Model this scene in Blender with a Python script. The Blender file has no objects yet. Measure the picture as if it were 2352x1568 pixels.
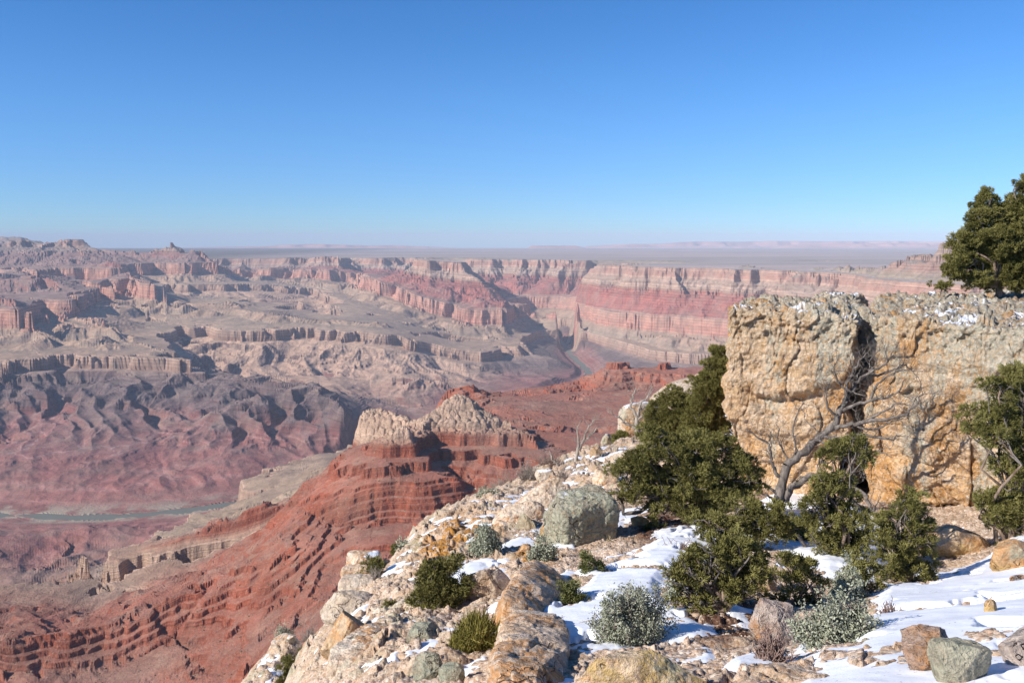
import bpy, math, random
import numpy as np
from mathutils import Vector, Matrix

# ------------------------------------------------------------------ camera, sky, sun, exposure
scene = bpy.context.scene
F = 2037.0                      # focal length in units of the 2352 px wide layout
CX, CY, EYE = 1176.0, 784.0, 548.0
PITCH = math.atan((CY - EYE) / F)
cam_data = bpy.data.cameras.new("camera")
cam_data.sensor_width = 36.0
cam_data.lens = 36.0 * F / 2352.0
cam_data.clip_start = 0.05
cam_data.clip_end = 400000.0
cam = bpy.data.objects.new("camera", cam_data)
scene.collection.objects.link(cam)
cam.location = (0, 0, 0)
cam.rotation_euler = (math.pi / 2 - PITCH, 0, 0)
scene.camera = cam

SUN_DIR = Vector((-0.80, -0.38, 0.53)).normalized()      # towards the sun
SUN_EL = math.asin(SUN_DIR.z)
SUN_AZ = math.atan2(SUN_DIR.x, SUN_DIR.y)
world = bpy.data.worlds.new("World")
scene.world = world
world.use_nodes = True
wn = world.node_tree
bg = wn.nodes["Background"]
sky = wn.nodes.new("ShaderNodeTexSky")
sky.sky_type = 'NISHITA'
sky.sun_disc = False
sky.sun_elevation = SUN_EL
sky.sun_rotation = SUN_AZ
sky.altitude = 2200
sky.air_density = 1.0
sky.dust_density = 0.0
sky.ozone_density = 5.0
hsv = wn.nodes.new("ShaderNodeHueSaturation")
hsv.inputs["Saturation"].default_value = 1.2
wn.links.new(sky.outputs[0], hsv.inputs["Color"])
tint = wn.nodes.new("ShaderNodeMix"); tint.data_type = 'RGBA'; tint.blend_type = 'MULTIPLY'
tint.inputs[0].default_value = 1.0; tint.inputs[7].default_value = (0.98, 0.97, 1.06, 1)
wn.links.new(hsv.outputs[0], tint.inputs[6])
gen = wn.nodes.new("ShaderNodeTexCoord"); sepw = wn.nodes.new("ShaderNodeSeparateXYZ"); wn.links.new(gen.outputs["Generated"], sepw.inputs[0])
mr = wn.nodes.new("ShaderNodeMapRange"); mr.interpolation_type = 'SMOOTHERSTEP'; wn.links.new(sepw.outputs[2], mr.inputs[0])
mr.inputs[1].default_value = -0.06; mr.inputs[2].default_value = 0.20
low = wn.nodes.new("ShaderNodeMix"); low.data_type = 'RGBA'; low.blend_type = 'MULTIPLY'
low.inputs[7].default_value = (0.46, 0.68, 0.86, 1)           # multiplies the sky colour darker and bluer towards the horizon
inv = wn.nodes.new("ShaderNodeMath"); inv.operation = 'SUBTRACT'; inv.inputs[0].default_value = 1.0; wn.links.new(mr.outputs[0], inv.inputs[1])
wn.links.new(inv.outputs[0], low.inputs[0]); wn.links.new(tint.outputs[2], low.inputs[6])
wn.links.new(low.outputs[2], bg.inputs[0])
bg.inputs[1].default_value = 0.11
sun_data = bpy.data.lights.new("sun", 'SUN')
sun_data.energy = 5.0
sun_data.angle = math.radians(0.53)
sun_data.color = (1.0, 0.95, 0.88)
sun = bpy.data.objects.new("sun", sun_data)
scene.collection.objects.link(sun)
sun.rotation_euler = SUN_DIR.to_track_quat('Z', 'Y').to_euler()
scene.view_settings.view_transform = 'Standard'
scene.view_settings.look = 'None'
scene.view_settings.exposure = 0.40
scene.view_settings.gamma = 1.0
scene.render.engine = 'CYCLES'
scene.cycles.use_denoising = True
scene.cycles.max_bounces = 6
scene.cycles.diffuse_bounces = 3
scene.cycles.volume_bounces = 0
scene.cycles.transparent_max_bounces = 8
COL = scene.collection

# ------------------------------------------------------------------ helpers: layout maths
CP, SP = math.cos(PITCH), math.sin(PITCH)
def ray(px, py):
    x = (px - CX) / F; y = -(py - CY) / F
    return np.array([x, CP + y * SP, -SP + y * CP])
def at(px, py, r):
    """the point at forward distance r (metres) seen at layout position px, py"""
    d = ray(px, py)
    return d * (r / d[1])
def curv(r):
    return r * r / (2 * 7.3e6)
def sstep(x, a, b):
    t = np.clip((x - a) / (b - a), 0, 1)
    return t * t * (3 - 2 * t)

# ------------------------------------------------------------------ helpers: noise
def _h(ix, iy, seed):
    n = (ix.astype(np.int64) * 374761393 + iy.astype(np.int64) * 668265263 + seed * 1442695041) & 0xffffffff
    n = ((n ^ (n >> 13)) * 1274126177) & 0xffffffff
    n = ((n ^ (n >> 16)) * 2246822519) & 0xffffffff
    return (n ^ (n >> 15)) & 0xffffffff
def _hf(ix, iy, seed):
    return _h(ix, iy, seed).astype(np.float64) / 4294967296.0
def perlin2(x, y, seed=0):
    ix = np.floor(x); iy = np.floor(y); fx = x - ix; fy = y - iy
    ix = ix.astype(np.int64); iy = iy.astype(np.int64)
    ux = fx * fx * fx * (fx * (fx * 6 - 15) + 10); uy = fy * fy * fy * (fy * (fy * 6 - 15) + 10)
    out = 0
    for dx in (0, 1):
        for dy in (0, 1):
            ang = _hf(ix + dx, iy + dy, seed) * 6.2831853
            g = np.cos(ang) * (fx - dx) + np.sin(ang) * (fy - dy)
            out = out + g * (ux if dx else 1 - ux) * (uy if dy else 1 - uy)
    return out * 1.45
def fbm2(x, y, octaves=4, seed=0, gain=0.5):
    s = 0; a = 1
    for o in range(octaves):
        s = s + a * perlin2(x, y, seed + o * 17); x = x * 2.03 + 11.3; y = y * 2.03 - 7.1; a *= gain
    return s
def perlin3(p, seed=0):
    ip = np.floor(p).astype(np.int64); f = p - ip
    u = f * f * f * (f * (f * 6 - 15) + 10)
    out = 0
    for dx in (0, 1):
        for dy in (0, 1):
            for dz in (0, 1):
                h = _h(ip[:, 0] + dx + (ip[:, 2] + dz) * 57131, ip[:, 1] + dy + (ip[:, 2] + dz) * 9173, seed)
                zc = ((h & 0xffff) / 32767.5) - 1; an = (h >> 16) / 65536.0 * 6.2831853
                s = np.sqrt(np.maximum(0, 1 - zc * zc))
                g = s * np.cos(an) * (f[:, 0] - dx) + s * np.sin(an) * (f[:, 1] - dy) + zc * (f[:, 2] - dz)
                out = out + g * (u[:, 0] if dx else 1 - u[:, 0]) * (u[:, 1] if dy else 1 - u[:, 1]) * (u[:, 2] if dz else 1 - u[:, 2])
    return out * 1.4
def fbm3(p, octaves=4, seed=0, gain=0.5):
    s = 0; a = 1
    for o in range(octaves):
        s = s + a * perlin3(p, seed + 31 * o); p = p * 2.03 + 5.7; a *= gain
    return s
def cell3(p, seed=0, jitter=1.0):
    """distance to nearest and second nearest feature point, and the cell's random value"""
    ip = np.floor(p).astype(np.int64); n = len(p)
    d1 = np.full(n, 9.0); d2 = np.full(n, 9.0); v = np.zeros(n)
    for dx in (-1, 0, 1):
        for dy in (-1, 0, 1):
            for dz in (-1, 0, 1):
                c = ip + np.array([dx, dy, dz])
                h1 = _hf(c[:, 0] + c[:, 2] * 57131, c[:, 1] + c[:, 2] * 9173, seed)
                h2 = _hf(c[:, 0] + c[:, 2] * 57131, c[:, 1] + c[:, 2] * 9173, seed + 5)
                h3 = _hf(c[:, 0] + c[:, 2] * 57131, c[:, 1] + c[:, 2] * 9173, seed + 9)
                q = c + 0.5 + (np.stack([h1, h2, h3], 1) - 0.5) * jitter - p
                d = np.sqrt((q * q).sum(1))
                nearer = d < d1
                d2 = np.where(nearer, d1, np.minimum(d2, d))
                v = np.where(nearer, h1, v)
                d1 = np.where(nearer, d, d1)
    return d1, d2, v
def gullies(x, y, gx, gy, octaves, strength=1.0, seed=0):
    """branching run-off channels: waves laid across the fall line, each octave steered by the last"""
    h = 0; hx = 0; hy = 0; a = 0.62; f = 1.0
    for o in range(octaves):
        dx = gy + hy * strength; dy = -(gx + hx * strength)
        px = x * f; py = y * f
        ix = np.floor(px).astype(np.int64); iy = np.floor(py).astype(np.int64); fx = px - ix; fy = py - iy
        v = 0; vx = 0; vy = 0; wt = 0
        for i in (-1, 0, 1):
            for j in (-1, 0, 1):
                hh = _h(ix + i, iy + j, seed + o * 7)
                ox = fx - i - (hh & 0xffff) / 65536.0 * 0.8; oy = fy - j - (hh >> 16) / 65536.0 * 0.8
                w = np.exp(-(ox * ox + oy * oy) * 2.2)
                m = (ox * dx + oy * dy) * 6.2831853
                s = np.sin(m)
                v = v + np.cos(m) * w; vx = vx - s * dx * w; vy = vy - s * dy * w; wt = wt + w
        h = h + a * v / wt; hx = hx + a * f * vx / wt; hy = hy + a * f * vy / wt
        a *= 0.45; f *= 2.0
    return h

# ------------------------------------------------------------------ helpers: meshes and objects
def mesh_np(name, verts, faces, smooth=True, attrs=None):
    """faces: (n,3) or (n,4) int array"""
    me = bpy.data.meshes.new(name)
    verts = np.ascontiguousarray(verts, dtype=np.float32); faces = np.ascontiguousarray(faces, dtype=np.int32)
    k = faces.shape[1]
    me.vertices.add(len(verts)); me.vertices.foreach_set("co", verts.ravel())
    me.loops.add(faces.size); me.loops.foreach_set("vertex_index", faces.ravel())
    me.polygons.add(len(faces)); me.polygons.foreach_set("loop_start", np.arange(0, faces.size, k, dtype=np.int32))
    me.polygons.foreach_set("use_smooth", np.full(len(faces), smooth))
    if attrs:
        for an, av in attrs.items():
            at_ = me.attributes.new(an, 'FLOAT', 'POINT'); at_.data.foreach_set("value", np.ascontiguousarray(av, dtype=np.float32).ravel())
    me.update(calc_edges=True)
    me.validate()
    return me
def grid_faces(nr, nc, flip=False):
    i = np.arange(nr - 1)[:, None] * nc + np.arange(nc - 1)[None, :]
    q = np.stack([i, i + 1, i + nc + 1, i + nc], -1).reshape(-1, 4)
    return q[:, ::-1] if flip else q
def tag(o, label=None, cat=None, group=None, kind=None):
    if label: o["label"] = label
    if cat: o["category"] = cat
    if group: o["group"] = group
    if kind: o["kind"] = kind
    return o
def obj(name, me, mat=None, parent=None):
    o = bpy.data.objects.new(name, me)
    COL.objects.link(o)
    if mat is not None and len(me.materials) == 0: me.materials.append(mat)
    if parent is not None: o.parent = parent
    return o
def empty(name, loc=(0, 0, 0), rz=0.0):
    o = bpy.data.objects.new(name, None); COL.objects.link(o)
    o.location = loc; o.rotation_euler = (0, 0, rz); o.empty_display_size = 0.2
    return o
def copy_tree(o, parent=None):
    c = o.copy(); COL.objects.link(c); c.parent = parent
    for ch in [k for k in bpy.data.objects if k.parent == o]:
        copy_tree(ch, c)
    return c

# ------------------------------------------------------------------ helpers: materials
class NT:
    def __init__(self, name, rough=0.9, spec=0.2):
        self.m = bpy.data.materials.new(name); self.m.use_nodes = True
        self.t = self.m.node_tree; self.b = self.t.nodes["Principled BSDF"]
        self.b.inputs["Roughness"].default_value = rough
        self.b.inputs["Specular IOR Level"].default_value = spec
    def n(self, typ, **kw):
        nd = self.t.nodes.new(typ)
        for k, v in kw.items(): setattr(nd, k, v)
        return nd
    def set(self, sock, v):
        if isinstance(v, bpy.types.NodeSocket): self.t.links.new(v, sock)
        elif isinstance(v, (tuple, list)): sock.default_value = tuple(v) + ((1,) if len(v) == 3 and len(sock.default_value) == 4 else ())
        else: sock.default_value = v
    def pos(self):
        return self.n("ShaderNodeNewGeometry").outputs["Position"]
    def objco(self):
        return self.n("ShaderNodeTexCoord").outputs["Object"]
    def norm(self):
        return self.n("ShaderNodeNewGeometry").outputs["Normal"]
    def scale(self, vec, s, off=(0, 0, 0)):
        nd = self.n("ShaderNodeMapping"); self.set(nd.inputs["Vector"], vec)
        nd.inputs["Scale"].default_value = s if isinstance(s, tuple) else (s, s, s); nd.inputs["Location"].default_value = off
        return nd.outputs[0]
    def noise(self, vec, s, detail=5, rough=0.55, dist=0.0):
        nd = self.n("ShaderNodeTexNoise"); self.set(nd.inputs["Vector"], vec)
        nd.inputs["Scale"].default_value = s; nd.inputs["Detail"].default_value = detail
        nd.inputs["Roughness"].default_value = rough; nd.inputs["Distortion"].default_value = dist
        return nd.outputs[0]
    def vor(self, vec, s, feature='F1', out="Distance", rand=1.0):
        nd = self.n("ShaderNodeTexVoronoi", feature=feature); self.set(nd.inputs["Vector"], vec)
        nd.inputs["Scale"].default_value = s; nd.inputs["Randomness"].default_value = rand
        return nd.outputs[out]
    def math(self, op, a, b=0.0, c=None, clamp=False):
        nd = self.n("ShaderNodeMath", operation=op, use_clamp=clamp)
        self.set(nd.inputs[0], a); self.set(nd.inputs[1], b)
        if c is not None: self.set(nd.inputs[2], c)
        return nd.outputs[0]
    def rng(self, v, a, b, c=0.0, d=1.0, smooth=True):
        nd = self.n("ShaderNodeMapRange", interpolation_type='SMOOTHSTEP' if smooth else 'LINEAR')
        self.set(nd.inputs[0], v)
        for i, k in enumerate((a, b, c, d)): nd.inputs[i + 1].default_value = k
        return nd.outputs[0]
    def mix(self, f, a, b, mode='MIX'):
        nd = self.n("ShaderNodeMix", data_type='RGBA', blend_type=mode, clamp_factor=True)
        self.set(nd.inputs[0], f); self.set(nd.inputs[6], a); self.set(nd.inputs[7], b)
        return nd.outputs[2]
    def ramp(self, f, stops, interp='LINEAR'):
        nd = self.n("ShaderNodeValToRGB"); nd.color_ramp.interpolation = interp
        el = nd.color_ramp.elements
        while len(el) > 1: el.remove(el[-1])
        el[0].position = stops[0][0]; el[0].color = tuple(stops[0][1]) + (1,)
        for p, c in stops[1:]:
            e = el.new(p); e.color = tuple(c) + (1,)
        self.set(nd.inputs[0], f)
        return nd.outputs[0]
    def attr(self, name):
        return self.n("ShaderNodeAttribute", attribute_name=name).outputs["Fac"]
    def sep(self, v):
        nd = self.n("ShaderNodeSeparateXYZ"); self.set(nd.inputs[0], v); return nd.outputs
    def bump(self, h, strength=0.5, dist=0.05, prev=None):
        nd = self.n("ShaderNodeBump"); self.set(nd.inputs["Height"], h)
        nd.inputs["Strength"].default_value = strength; nd.inputs["Distance"].default_value = dist
        if prev is not None: self.t.links.new(prev, nd.inputs["Normal"])
        return nd.outputs[0]
    def done(self, col, normal=None, rough=None):
        self.set(self.b.inputs["Base Color"], col)
        if normal is not None: self.t.links.new(normal, self.b.inputs["Normal"])
        if rough is not None: self.set(self.b.inputs["Roughness"], rough)
        return self.m
# ------------------------------------------------------------------ the canyon, one sheet from 180 m out to the far plain
# T turns a smooth elevation b into benches, ledges and cliffs of the real beds (metres relative to the eye)
rs = np.random.RandomState(5)
def ledges(b0, b1, z0, z1, n, cliff=0.6, bfrac=0.16):
    """n ledges between (b0,z0) and (b1,z1): each a gentle slope then a small cliff"""
    w = rs.uniform(0.3, 1.9, n); w = w / w.sum(); out = []; b = b0; z = z0
    for k in range(n):
        db = (b1 - b0) * w[k]; dz = (z1 - z0) * w[k]; c = min(.9, cliff * rs.uniform(0.5, 1.35))
        out += [(b + db * (1 - bfrac), z + dz * (1 - c)), (b + db, z + dz)]; b += db; z += dz
    return out
KN = [(-1500, -1500), (-1452, -1453)]
KN += ledges(-1450, -1130, -1450, -1128, 9, 0.28, 0.14)
KN += [(-1095, -1112), (-1082, -1015), (-1000, -1000), (-905, -915), (-855, -893)]
KN += [(-846, -830), (-840, -822), (-826, -716), (-790, -706)]
KN += ledges(-790, -548, -706, -545, 11, 0.66, 0.12)
KN += ledges(-548, -446, -545, -452, 3, 0.5, 0.15)
KN += [(-432, -400), (-426, -396), (-414, -349), (-330, -338)]
KN += ledges(-330, 300, -338, 300, 9, 0.35, 0.15)
KN = np.array(KN, float)
def T(b): return np.interp(b, KN[:, 0], KN[:, 1])
def Tinv(z): return np.interp(z, KN[:, 1], KN[:, 0])
def Doff(a, r):
    """the beds stand higher to the north-west and along the near ridge"""
    d = 350 * sstep(-a, 0.03, 0.34) * sstep(r, 7800, 13500) * (1 - sstep(r, 14900, 16700))
    return d + (-20 - 65 * (1 - sstep(a, -0.5, -0.33)) + 145 * sstep(a, -0.36, -0.14) + 40 * sstep(r, 2050, 2500) * sstep(a, -0.1, 0.0) - 70 * sstep(r, 1930, 2030) * sstep(a, -0.22, -0.17) * (1 - sstep(a, -0.11, -0.08))) * (1 - sstep(r, 3000, 4500))
SK = np.array([[-1430, 0], [-1112, 1], [-716, 1], [-450, 0]], float)
def zof(s, a, r):
    """elevation of bed s at (a, r); the lower beds sag to the north-east"""
    return s + Doff(a, r) - 175 * sstep(a, -0.16, -0.04) * sstep(r, 7600, 9400) * np.interp(s, SK[:, 0], SK[:, 1])
def sof(z, a, r):
    lo, hi = -1700.0, 700.0
    for _ in range(40):
        m = (lo + hi) / 2
        if float(zof(m, a, r)) < z: lo = m
        else: hi = m
    return m

A0, A1, NAc = -0.80, 0.80, 512
R0, R1, NRc = 650.0, 46000.0, 960
L0, L1 = math.log(R0), math.log(R1)
DBG = False
cons = []                                    # a, r, b, weight class
RG = np.exp(np.linspace(math.log(1000), math.log(40000), 1500))
def S(level, pts, pick=0):                   # points on the bed of the given level; pick: which crossing of the sight line
    P_ = []
    for px, py in pts:
        d = ray(px, py); a = d[0] / d[1]; sl = -d[2] / d[1]
        f = zof(level, a, RG) - curv(RG) + sl * RG
        k = np.nonzero(np.diff(np.sign(f)))[0]
        if not len(k): print("no crossing", level, px, py); continue
        r = float(RG[k[pick]])
        if DBG: print("S", level, px, py, RG[k].astype(int))
        P_.append((a, r, float(Tinv(level))))
    line(P_)
def R(pts):                                  # px, py, r
    P_ = []
    for px, py, r in pts:
        p = at(px, py, r); a = p[0] / r
        P_.append((a, r, float(Tinv(sof(p[2] + curv(r), a, r)))))
    line(P_)
def B(pts):                                  # px, r, level: for ground the photo does not show
    line([((px - CX) / F, r, float(Tinv(z))) for px, r, z in pts])
def line(P_):
    if len(P_) == 1: cons.append(P_[0]); return
    for (a0, r0, b0), (a1, r1, b1) in zip(P_[:-1], P_[1:]):
        n = int(max(abs(a1 - a0) / 0.0025, abs(math.log(r1 / r0)) / 0.005, 1)) + 1
        for k in range(n + 1):
            t = k / n
            cons.append((a0 + (a1 - a0) * t, math.exp(math.log(r0) * (1 - t) + math.log(r1) * t), b0 + (b1 - b0) * t))

# river
RIV = [(-360, 1170), (-200, 1178), (0, 1186), (110, 1190), (230, 1190), (330, 1186), (440, 1174), (530, 1160), (600, 1142), (760, 1070), (900, 1012),
       (1050, 962), (1180, 922), (1270, 893), (1318, 884), (1348, 868), (1345, 848), (1322, 830), (1305, 812), (1296, 796), (1278, 782), (1262, 772)]
riv = []
for px, py in RIV:
    d = ray(px, py); r = 1450 / (-d[2] / d[1])
    for _ in range(6): r = (1450 + curv(r)) / (-d[2] / d[1])
    riv.append((d[0] / d[1] * r, r))
riv = np.array(riv)
S(-1450, RIV)
# lower benches: front left bench (north bank) and slopes below it
S(-1015, [(-300, 842), (0, 836), (20, 831), (85, 812), (188, 817), (273, 820), (393, 820), (414, 826)])
S(-1112, [(-300, 868), (0, 862), (85, 838), (188, 842), (273, 844), (400, 846), (436, 852)])
S(-1160, [(436, 856), (560, 872), (640, 884), (720, 896), (765, 912), (790, 940)])
S(-1175, [(-300, 885), (0, 880), (200, 868), (400, 872)])
S(-1275, [(-300, 950), (0, 930), (200, 935), (420, 942), (600, 950), (740, 960)])
S(-1360, [(-300, 1030), (0, 1010), (200, 1015), (420, 1020), (620, 1022), (770, 1010)])
S(-1410, [(-300, 1100), (0, 1085), (200, 1090), (400, 1088), (600, 1075), (740, 1040)])
S(-1230, [(436, 862), (500, 868), (560, 874), (600, 880)])
# wash between the left bench and the middle plateau, behind the dark hill
S(-1290, [(470, 850), (560, 868), (640, 876), (730, 884)])
S(-1350, [(800, 915), (900, 905), (960, 900)])
S(-1420, [(960, 935), (1050, 918), (1150, 905)])
# middle plateau: its rim, foot of cliff, apron
S(-1015, [(342, 731), (369, 741), (478, 749), (547, 759), (598, 752), (640, 757), (694, 752), (803, 762), (903, 768), (934, 776), (968, 766), (1010, 764)])
S(-1112, [(335, 745), (369, 760), (478, 768), (547, 781), (598, 775), (694, 774), (803, 785), (903, 790), (936, 800)])
S(-1200, [(430, 800), (560, 815), (700, 815), (850, 825), (980, 835)])
S(-1290, [(640, 868), (760, 868), (900, 872), (1030, 880)])
S(-985, [(420, 716), (600, 722), (700, 738), (900, 748)])
R([(700, 733, 11200), (790, 722, 11300), (850, 738, 11000)])
S(-960, [(300, 700), (420, 700), (540, 702)])
# east spur of the plateau going down to the river
S(-1030, [(1010, 764), (1040, 770)])
R([(1105, 768, 10500), (1130, 770, 10500), (1180, 786, 10200), (1230, 800, 10000), (1285, 828, 9500)])
S(-1230, [(1040, 800), (1090, 806)])
S(-1330, [(1150, 860), (1240, 862), (1290, 868)])
R([(1090, 850, 9000), (1110, 800, 9500)])
# valley on the far side of the plateau and the upper river
R([(990, 752, 10800), (1080, 752, 10800), (1170, 756, 11000), (1240, 764, 12000)])
S(-1150, [(620, 700), (760, 706)])
R([(850, 728, 11200), (940, 742, 10600)])
R([(1230, 742, 12300), (1255, 760, 13000)])
S(-1330, [(1310, 770), (1340, 790), (1380, 830), (1420, 850)])
# left: lower platform with the shadowed cliffs
S(-1000, [(-300, 790), (0, 782), (110, 776), (200, 782), (330, 790), (380, 805)])
R([(150, 752, 8700), (245, 742, 8900), (262, 748, 8850)])
R([(200, 788, 8300), (235, 782, 8300)])
R([(-200, 680, 9200), (0, 686, 9000), (25, 690, 8950), (40, 722, 8700), (80, 745, 8500)])
S(-905, [(-250, 760), (0, 756), (60, 752)])
R([(80, 700, 9600), (180, 715, 9700), (260, 722, 9900)])
# left: orange cliff and the dark red mass with cliffs behind it
R([(-300, 640, 10200), (0, 646, 10200), (32, 640, 10300), (95, 632, 10400), (112, 638, 10400)])
R([(-300, 668, 9900), (0, 675, 9900), (60, 676, 10000), (112, 668, 10100), (130, 660, 10200)])
R([(-300, 600, 12900), (0, 606, 12900), (85, 602, 12950), (140, 602, 12900), (165, 606, 12800), (182, 601, 12900), (215, 608, 12700), (240, 602, 12600), (262, 598, 12500), (284, 606, 12500)])
R([(-300, 638, 12300), (0, 642, 12300), (85, 640, 12300), (130, 638, 12300), (165, 636, 12200), (200, 640, 12200), (240, 638, 12200), (288, 636, 12100)])
R([(-300, 555, 15500), (0, 561, 15200), (55, 561, 15200), (130, 567, 14800), (160, 570, 14300), (200, 584, 13600)])
R([(-300, 535, 20500), (0, 543, 20500), (30, 548, 20500), (70, 558, 20500), (170, 568, 20500), (240, 580, 20500), (310, 585, 20500), (350, 590, 20000)])
R([(55, 550, 15150)])
R([(284, 622, 11600), (315, 642, 11000), (350, 658, 10700), (385, 672, 10500)])
S(-1015, [(140, 668), (200, 670), (297, 668), (340, 660), (400, 652)])
S(-1112, [(140, 684), (200, 686), (297, 684)])
S(-1170, [(200, 700), (330, 695), (420, 700)])
# the pyramid peak and its cliff band
R([(352, 582, 14900), (372, 574, 14800), (388, 566, 14800), (402, 573, 14800), (420, 578, 14800), (436, 577, 14800), (455, 577, 14800), (470, 582, 14700)])
R([(364, 578, 14650), (376, 572, 14650), (388, 565, 14650), (400, 572, 14650), (412, 577, 14650)])
R([(364, 578, 15000), (388, 565, 15000), (412, 577, 15000)])
R([(325, 592, 14500), (345, 588, 14500), (388, 588, 14500), (430, 587, 14500), (470, 586, 14500), (486, 594, 14500)])
R([(325, 604, 14200), (388, 602, 14250), (430, 600, 14250), (488, 600, 14250)])
S(-1015, [(523, 645), (600, 648)])
R([(700, 650, 14500), (786, 655, 13800), (840, 668, 13200)])
S(-1112, [(523, 657), (600, 661)])
R([(700, 663, 14300), (786, 669, 13600), (840, 682, 13000)])
S(-1190, [(430, 690), (560, 690), (690, 690), (800, 700)])
R([(470, 634, 15000), (600, 638, 15300), (700, 642, 15300)])
# far wall along the back and its foot
R([(486, 592, 16900), (560, 590, 17000), (640, 591, 16700), (668, 590, 16500), (678, 598, 17600), (704, 600, 17600), (722, 592, 16200), (785, 590, 16000), (800, 594, 17500), (860, 590, 17600), (945, 592, 17600)])
R([(486, 612, 16300), (600, 614, 16400), (690, 622, 15800), (780, 622, 15400), (800, 622, 16500), (850, 626, 16500), (930, 630, 16400)])
R([(540, 630, 15700), (700, 636, 15300), (800, 648, 15000), (860, 665, 13600), (930, 650, 15000)])
R([(1090, 594, 16000), (1150, 595, 16000), (1205, 596, 15900), (1240, 596, 15800), (1290, 598, 15500), (1312, 600, 15000)])
R([(1100, 628, 15400), (1180, 630, 15400), (1250, 630, 15200), (1290, 632, 14800)])
R([(1120, 652, 14800), (1200, 655, 14700), (1280, 660, 14300)])
R([(1180, 690, 14200), (1235, 688, 14000)])
# middle butte
R([(955, 598, 13400), (968, 592, 13500), (990, 592, 13500), (1030, 597, 13450), (1058, 601, 13400)])
R([(940, 637, 13000), (965, 642, 12850), (1000, 646, 12800), (1040, 646, 12800), (1075, 646, 12850), (1094, 648, 13000)])
R([(1085, 625, 13300)])
R([(955, 592, 13700), (1000, 590, 13700), (1058, 598, 13700)])
R([(880, 690, 12300), (934, 697, 12000), (1000, 700, 11800), (1060, 702, 11700), (1110, 704, 11500), (1160, 705, 11400), (1176, 696, 12200), (1222, 694, 12400)])
R([(880, 715, 11700), (934, 725, 11500), (1000, 732, 11400), (1078, 738, 11250), (1160, 740, 11100), (1180, 722, 11900), (1232, 716, 12200), (1246, 716, 12100)])
R([(900, 664, 12500), (960, 672, 12200), (1040, 672, 12200), (1120, 682, 12000)])
R([(888, 655, 13000), (868, 680, 12500)])
# the long wall on the right
R([(1322, 607, 12500), (1400, 610, 12100), (1500, 611, 11400), (1600, 613, 11000), (1664, 614, 10800), (1738, 615, 10500), (1834, 621, 9900), (1892, 621, 9700), (1926, 617, 9600)])
R([(1312, 634, 12400), (1400, 640, 11800), (1500, 642, 11100), (1600, 644, 10750), (1664, 645, 10500), (1738, 646, 10200), (1850, 652, 9500), (1960, 656, 9000)])
R([(1293, 662, 12100), (1400, 664, 11500), (1500, 668, 10800), (1664, 674, 10200), (1780, 680, 9500), (1950, 690, 8600)])
R([(1250, 700, 12100), (1310, 704, 11800), (1400, 711, 11200), (1488, 724, 10400), (1664, 738, 9700), (1834, 752, 8800)])
R([(1246, 716, 12000), (1330, 734, 11500), (1410, 750, 10850), (1500, 762, 10100), (1664, 778, 9400), (1834, 792, 8600)])
R([(1430, 776, 10550), (1500, 782, 9900), (1600, 792, 9400), (1700, 804, 8950)])
S(-1112, [(1430, 798), (1500, 806), (1600, 816), (1700, 826)])
S(-1300, [(1420, 862), (1500, 868), (1650, 875), (1800, 880)])
R([(1926, 617, 9600), (1960, 616, 9000), (2042, 622, 8200), (2060, 600, 8000), (2070, 597, 7900), (2114, 597, 7800), (2126, 604, 7700), (2136, 590, 7500), (2155, 572, 7400), (2200, 571, 7300), (2350, 560, 7000), (2700, 540, 7000)])
R([(2000, 700, 7400), (2130, 700, 6900), (2350, 700, 6400), (2700, 700, 6400)])
B([(1900, 6200, -1000), (2200, 5600, -1000), (2700, 5000, -1000)])
B([(2000, 4600, -900), (2400, 4200, -850), (2700, 4200, -850)])
B([(1700, 1300, -700), (2100, 1250, -700), (2700, 1200, -690)])
# plain: flat ground behind every rim
for rr, zz in ((19500, -350), (21500, -352), (26000, -356), (34000, -372), (45500, -392)):
    B([(300, rr + 500, zz - float(Doff(-0.43, 2e4)) * 0), (700, rr, zz), (1300, rr, zz), (2000, rr, zz), (2800, rr, zz)])
B([(1400, 13200, -347), (1700, 12600, -347), (2000, 11800, -347), (2400, 11000, -347), (2800, 11000, -347)])
B([(1380, 14900, -425), (2150, 14300, -430), (2400, 14300, -430)])
B([(1360, 15500, -352), (1700, 15700, -348), (2150, 15100, -348), (2500, 15000, -348)])
# south bank hills in the lower left
S(-1400, [(-250, 1260), (0, 1240), (200, 1225), (380, 1215), (500, 1205)])
S(-1370, [(-250, 1330), (0, 1310), (150, 1320), (300, 1290), (450, 1250), (540, 1220)])
S(-1340, [(-200, 1400), (0, 1385), (120, 1360)])
S(-1420, [(90, 1345), (140, 1300), (165, 1260)])
# tan shelf behind the near ridge, with its small mesa
R([(620, 1078, 3800), (650, 1070, 3850), (692, 1072, 3850)])
R([(612, 1112, 3700), (650, 1114, 3700), (700, 1110, 3700)])
R([(700, 1062, 3950), (770, 1040, 4100), (820, 1022, 4200)])
R([(570, 1160, 3400), (640, 1130, 3500)])
R([(480, 1225, 2900), (560, 1180, 3100), (660, 1150, 3000)])
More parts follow.
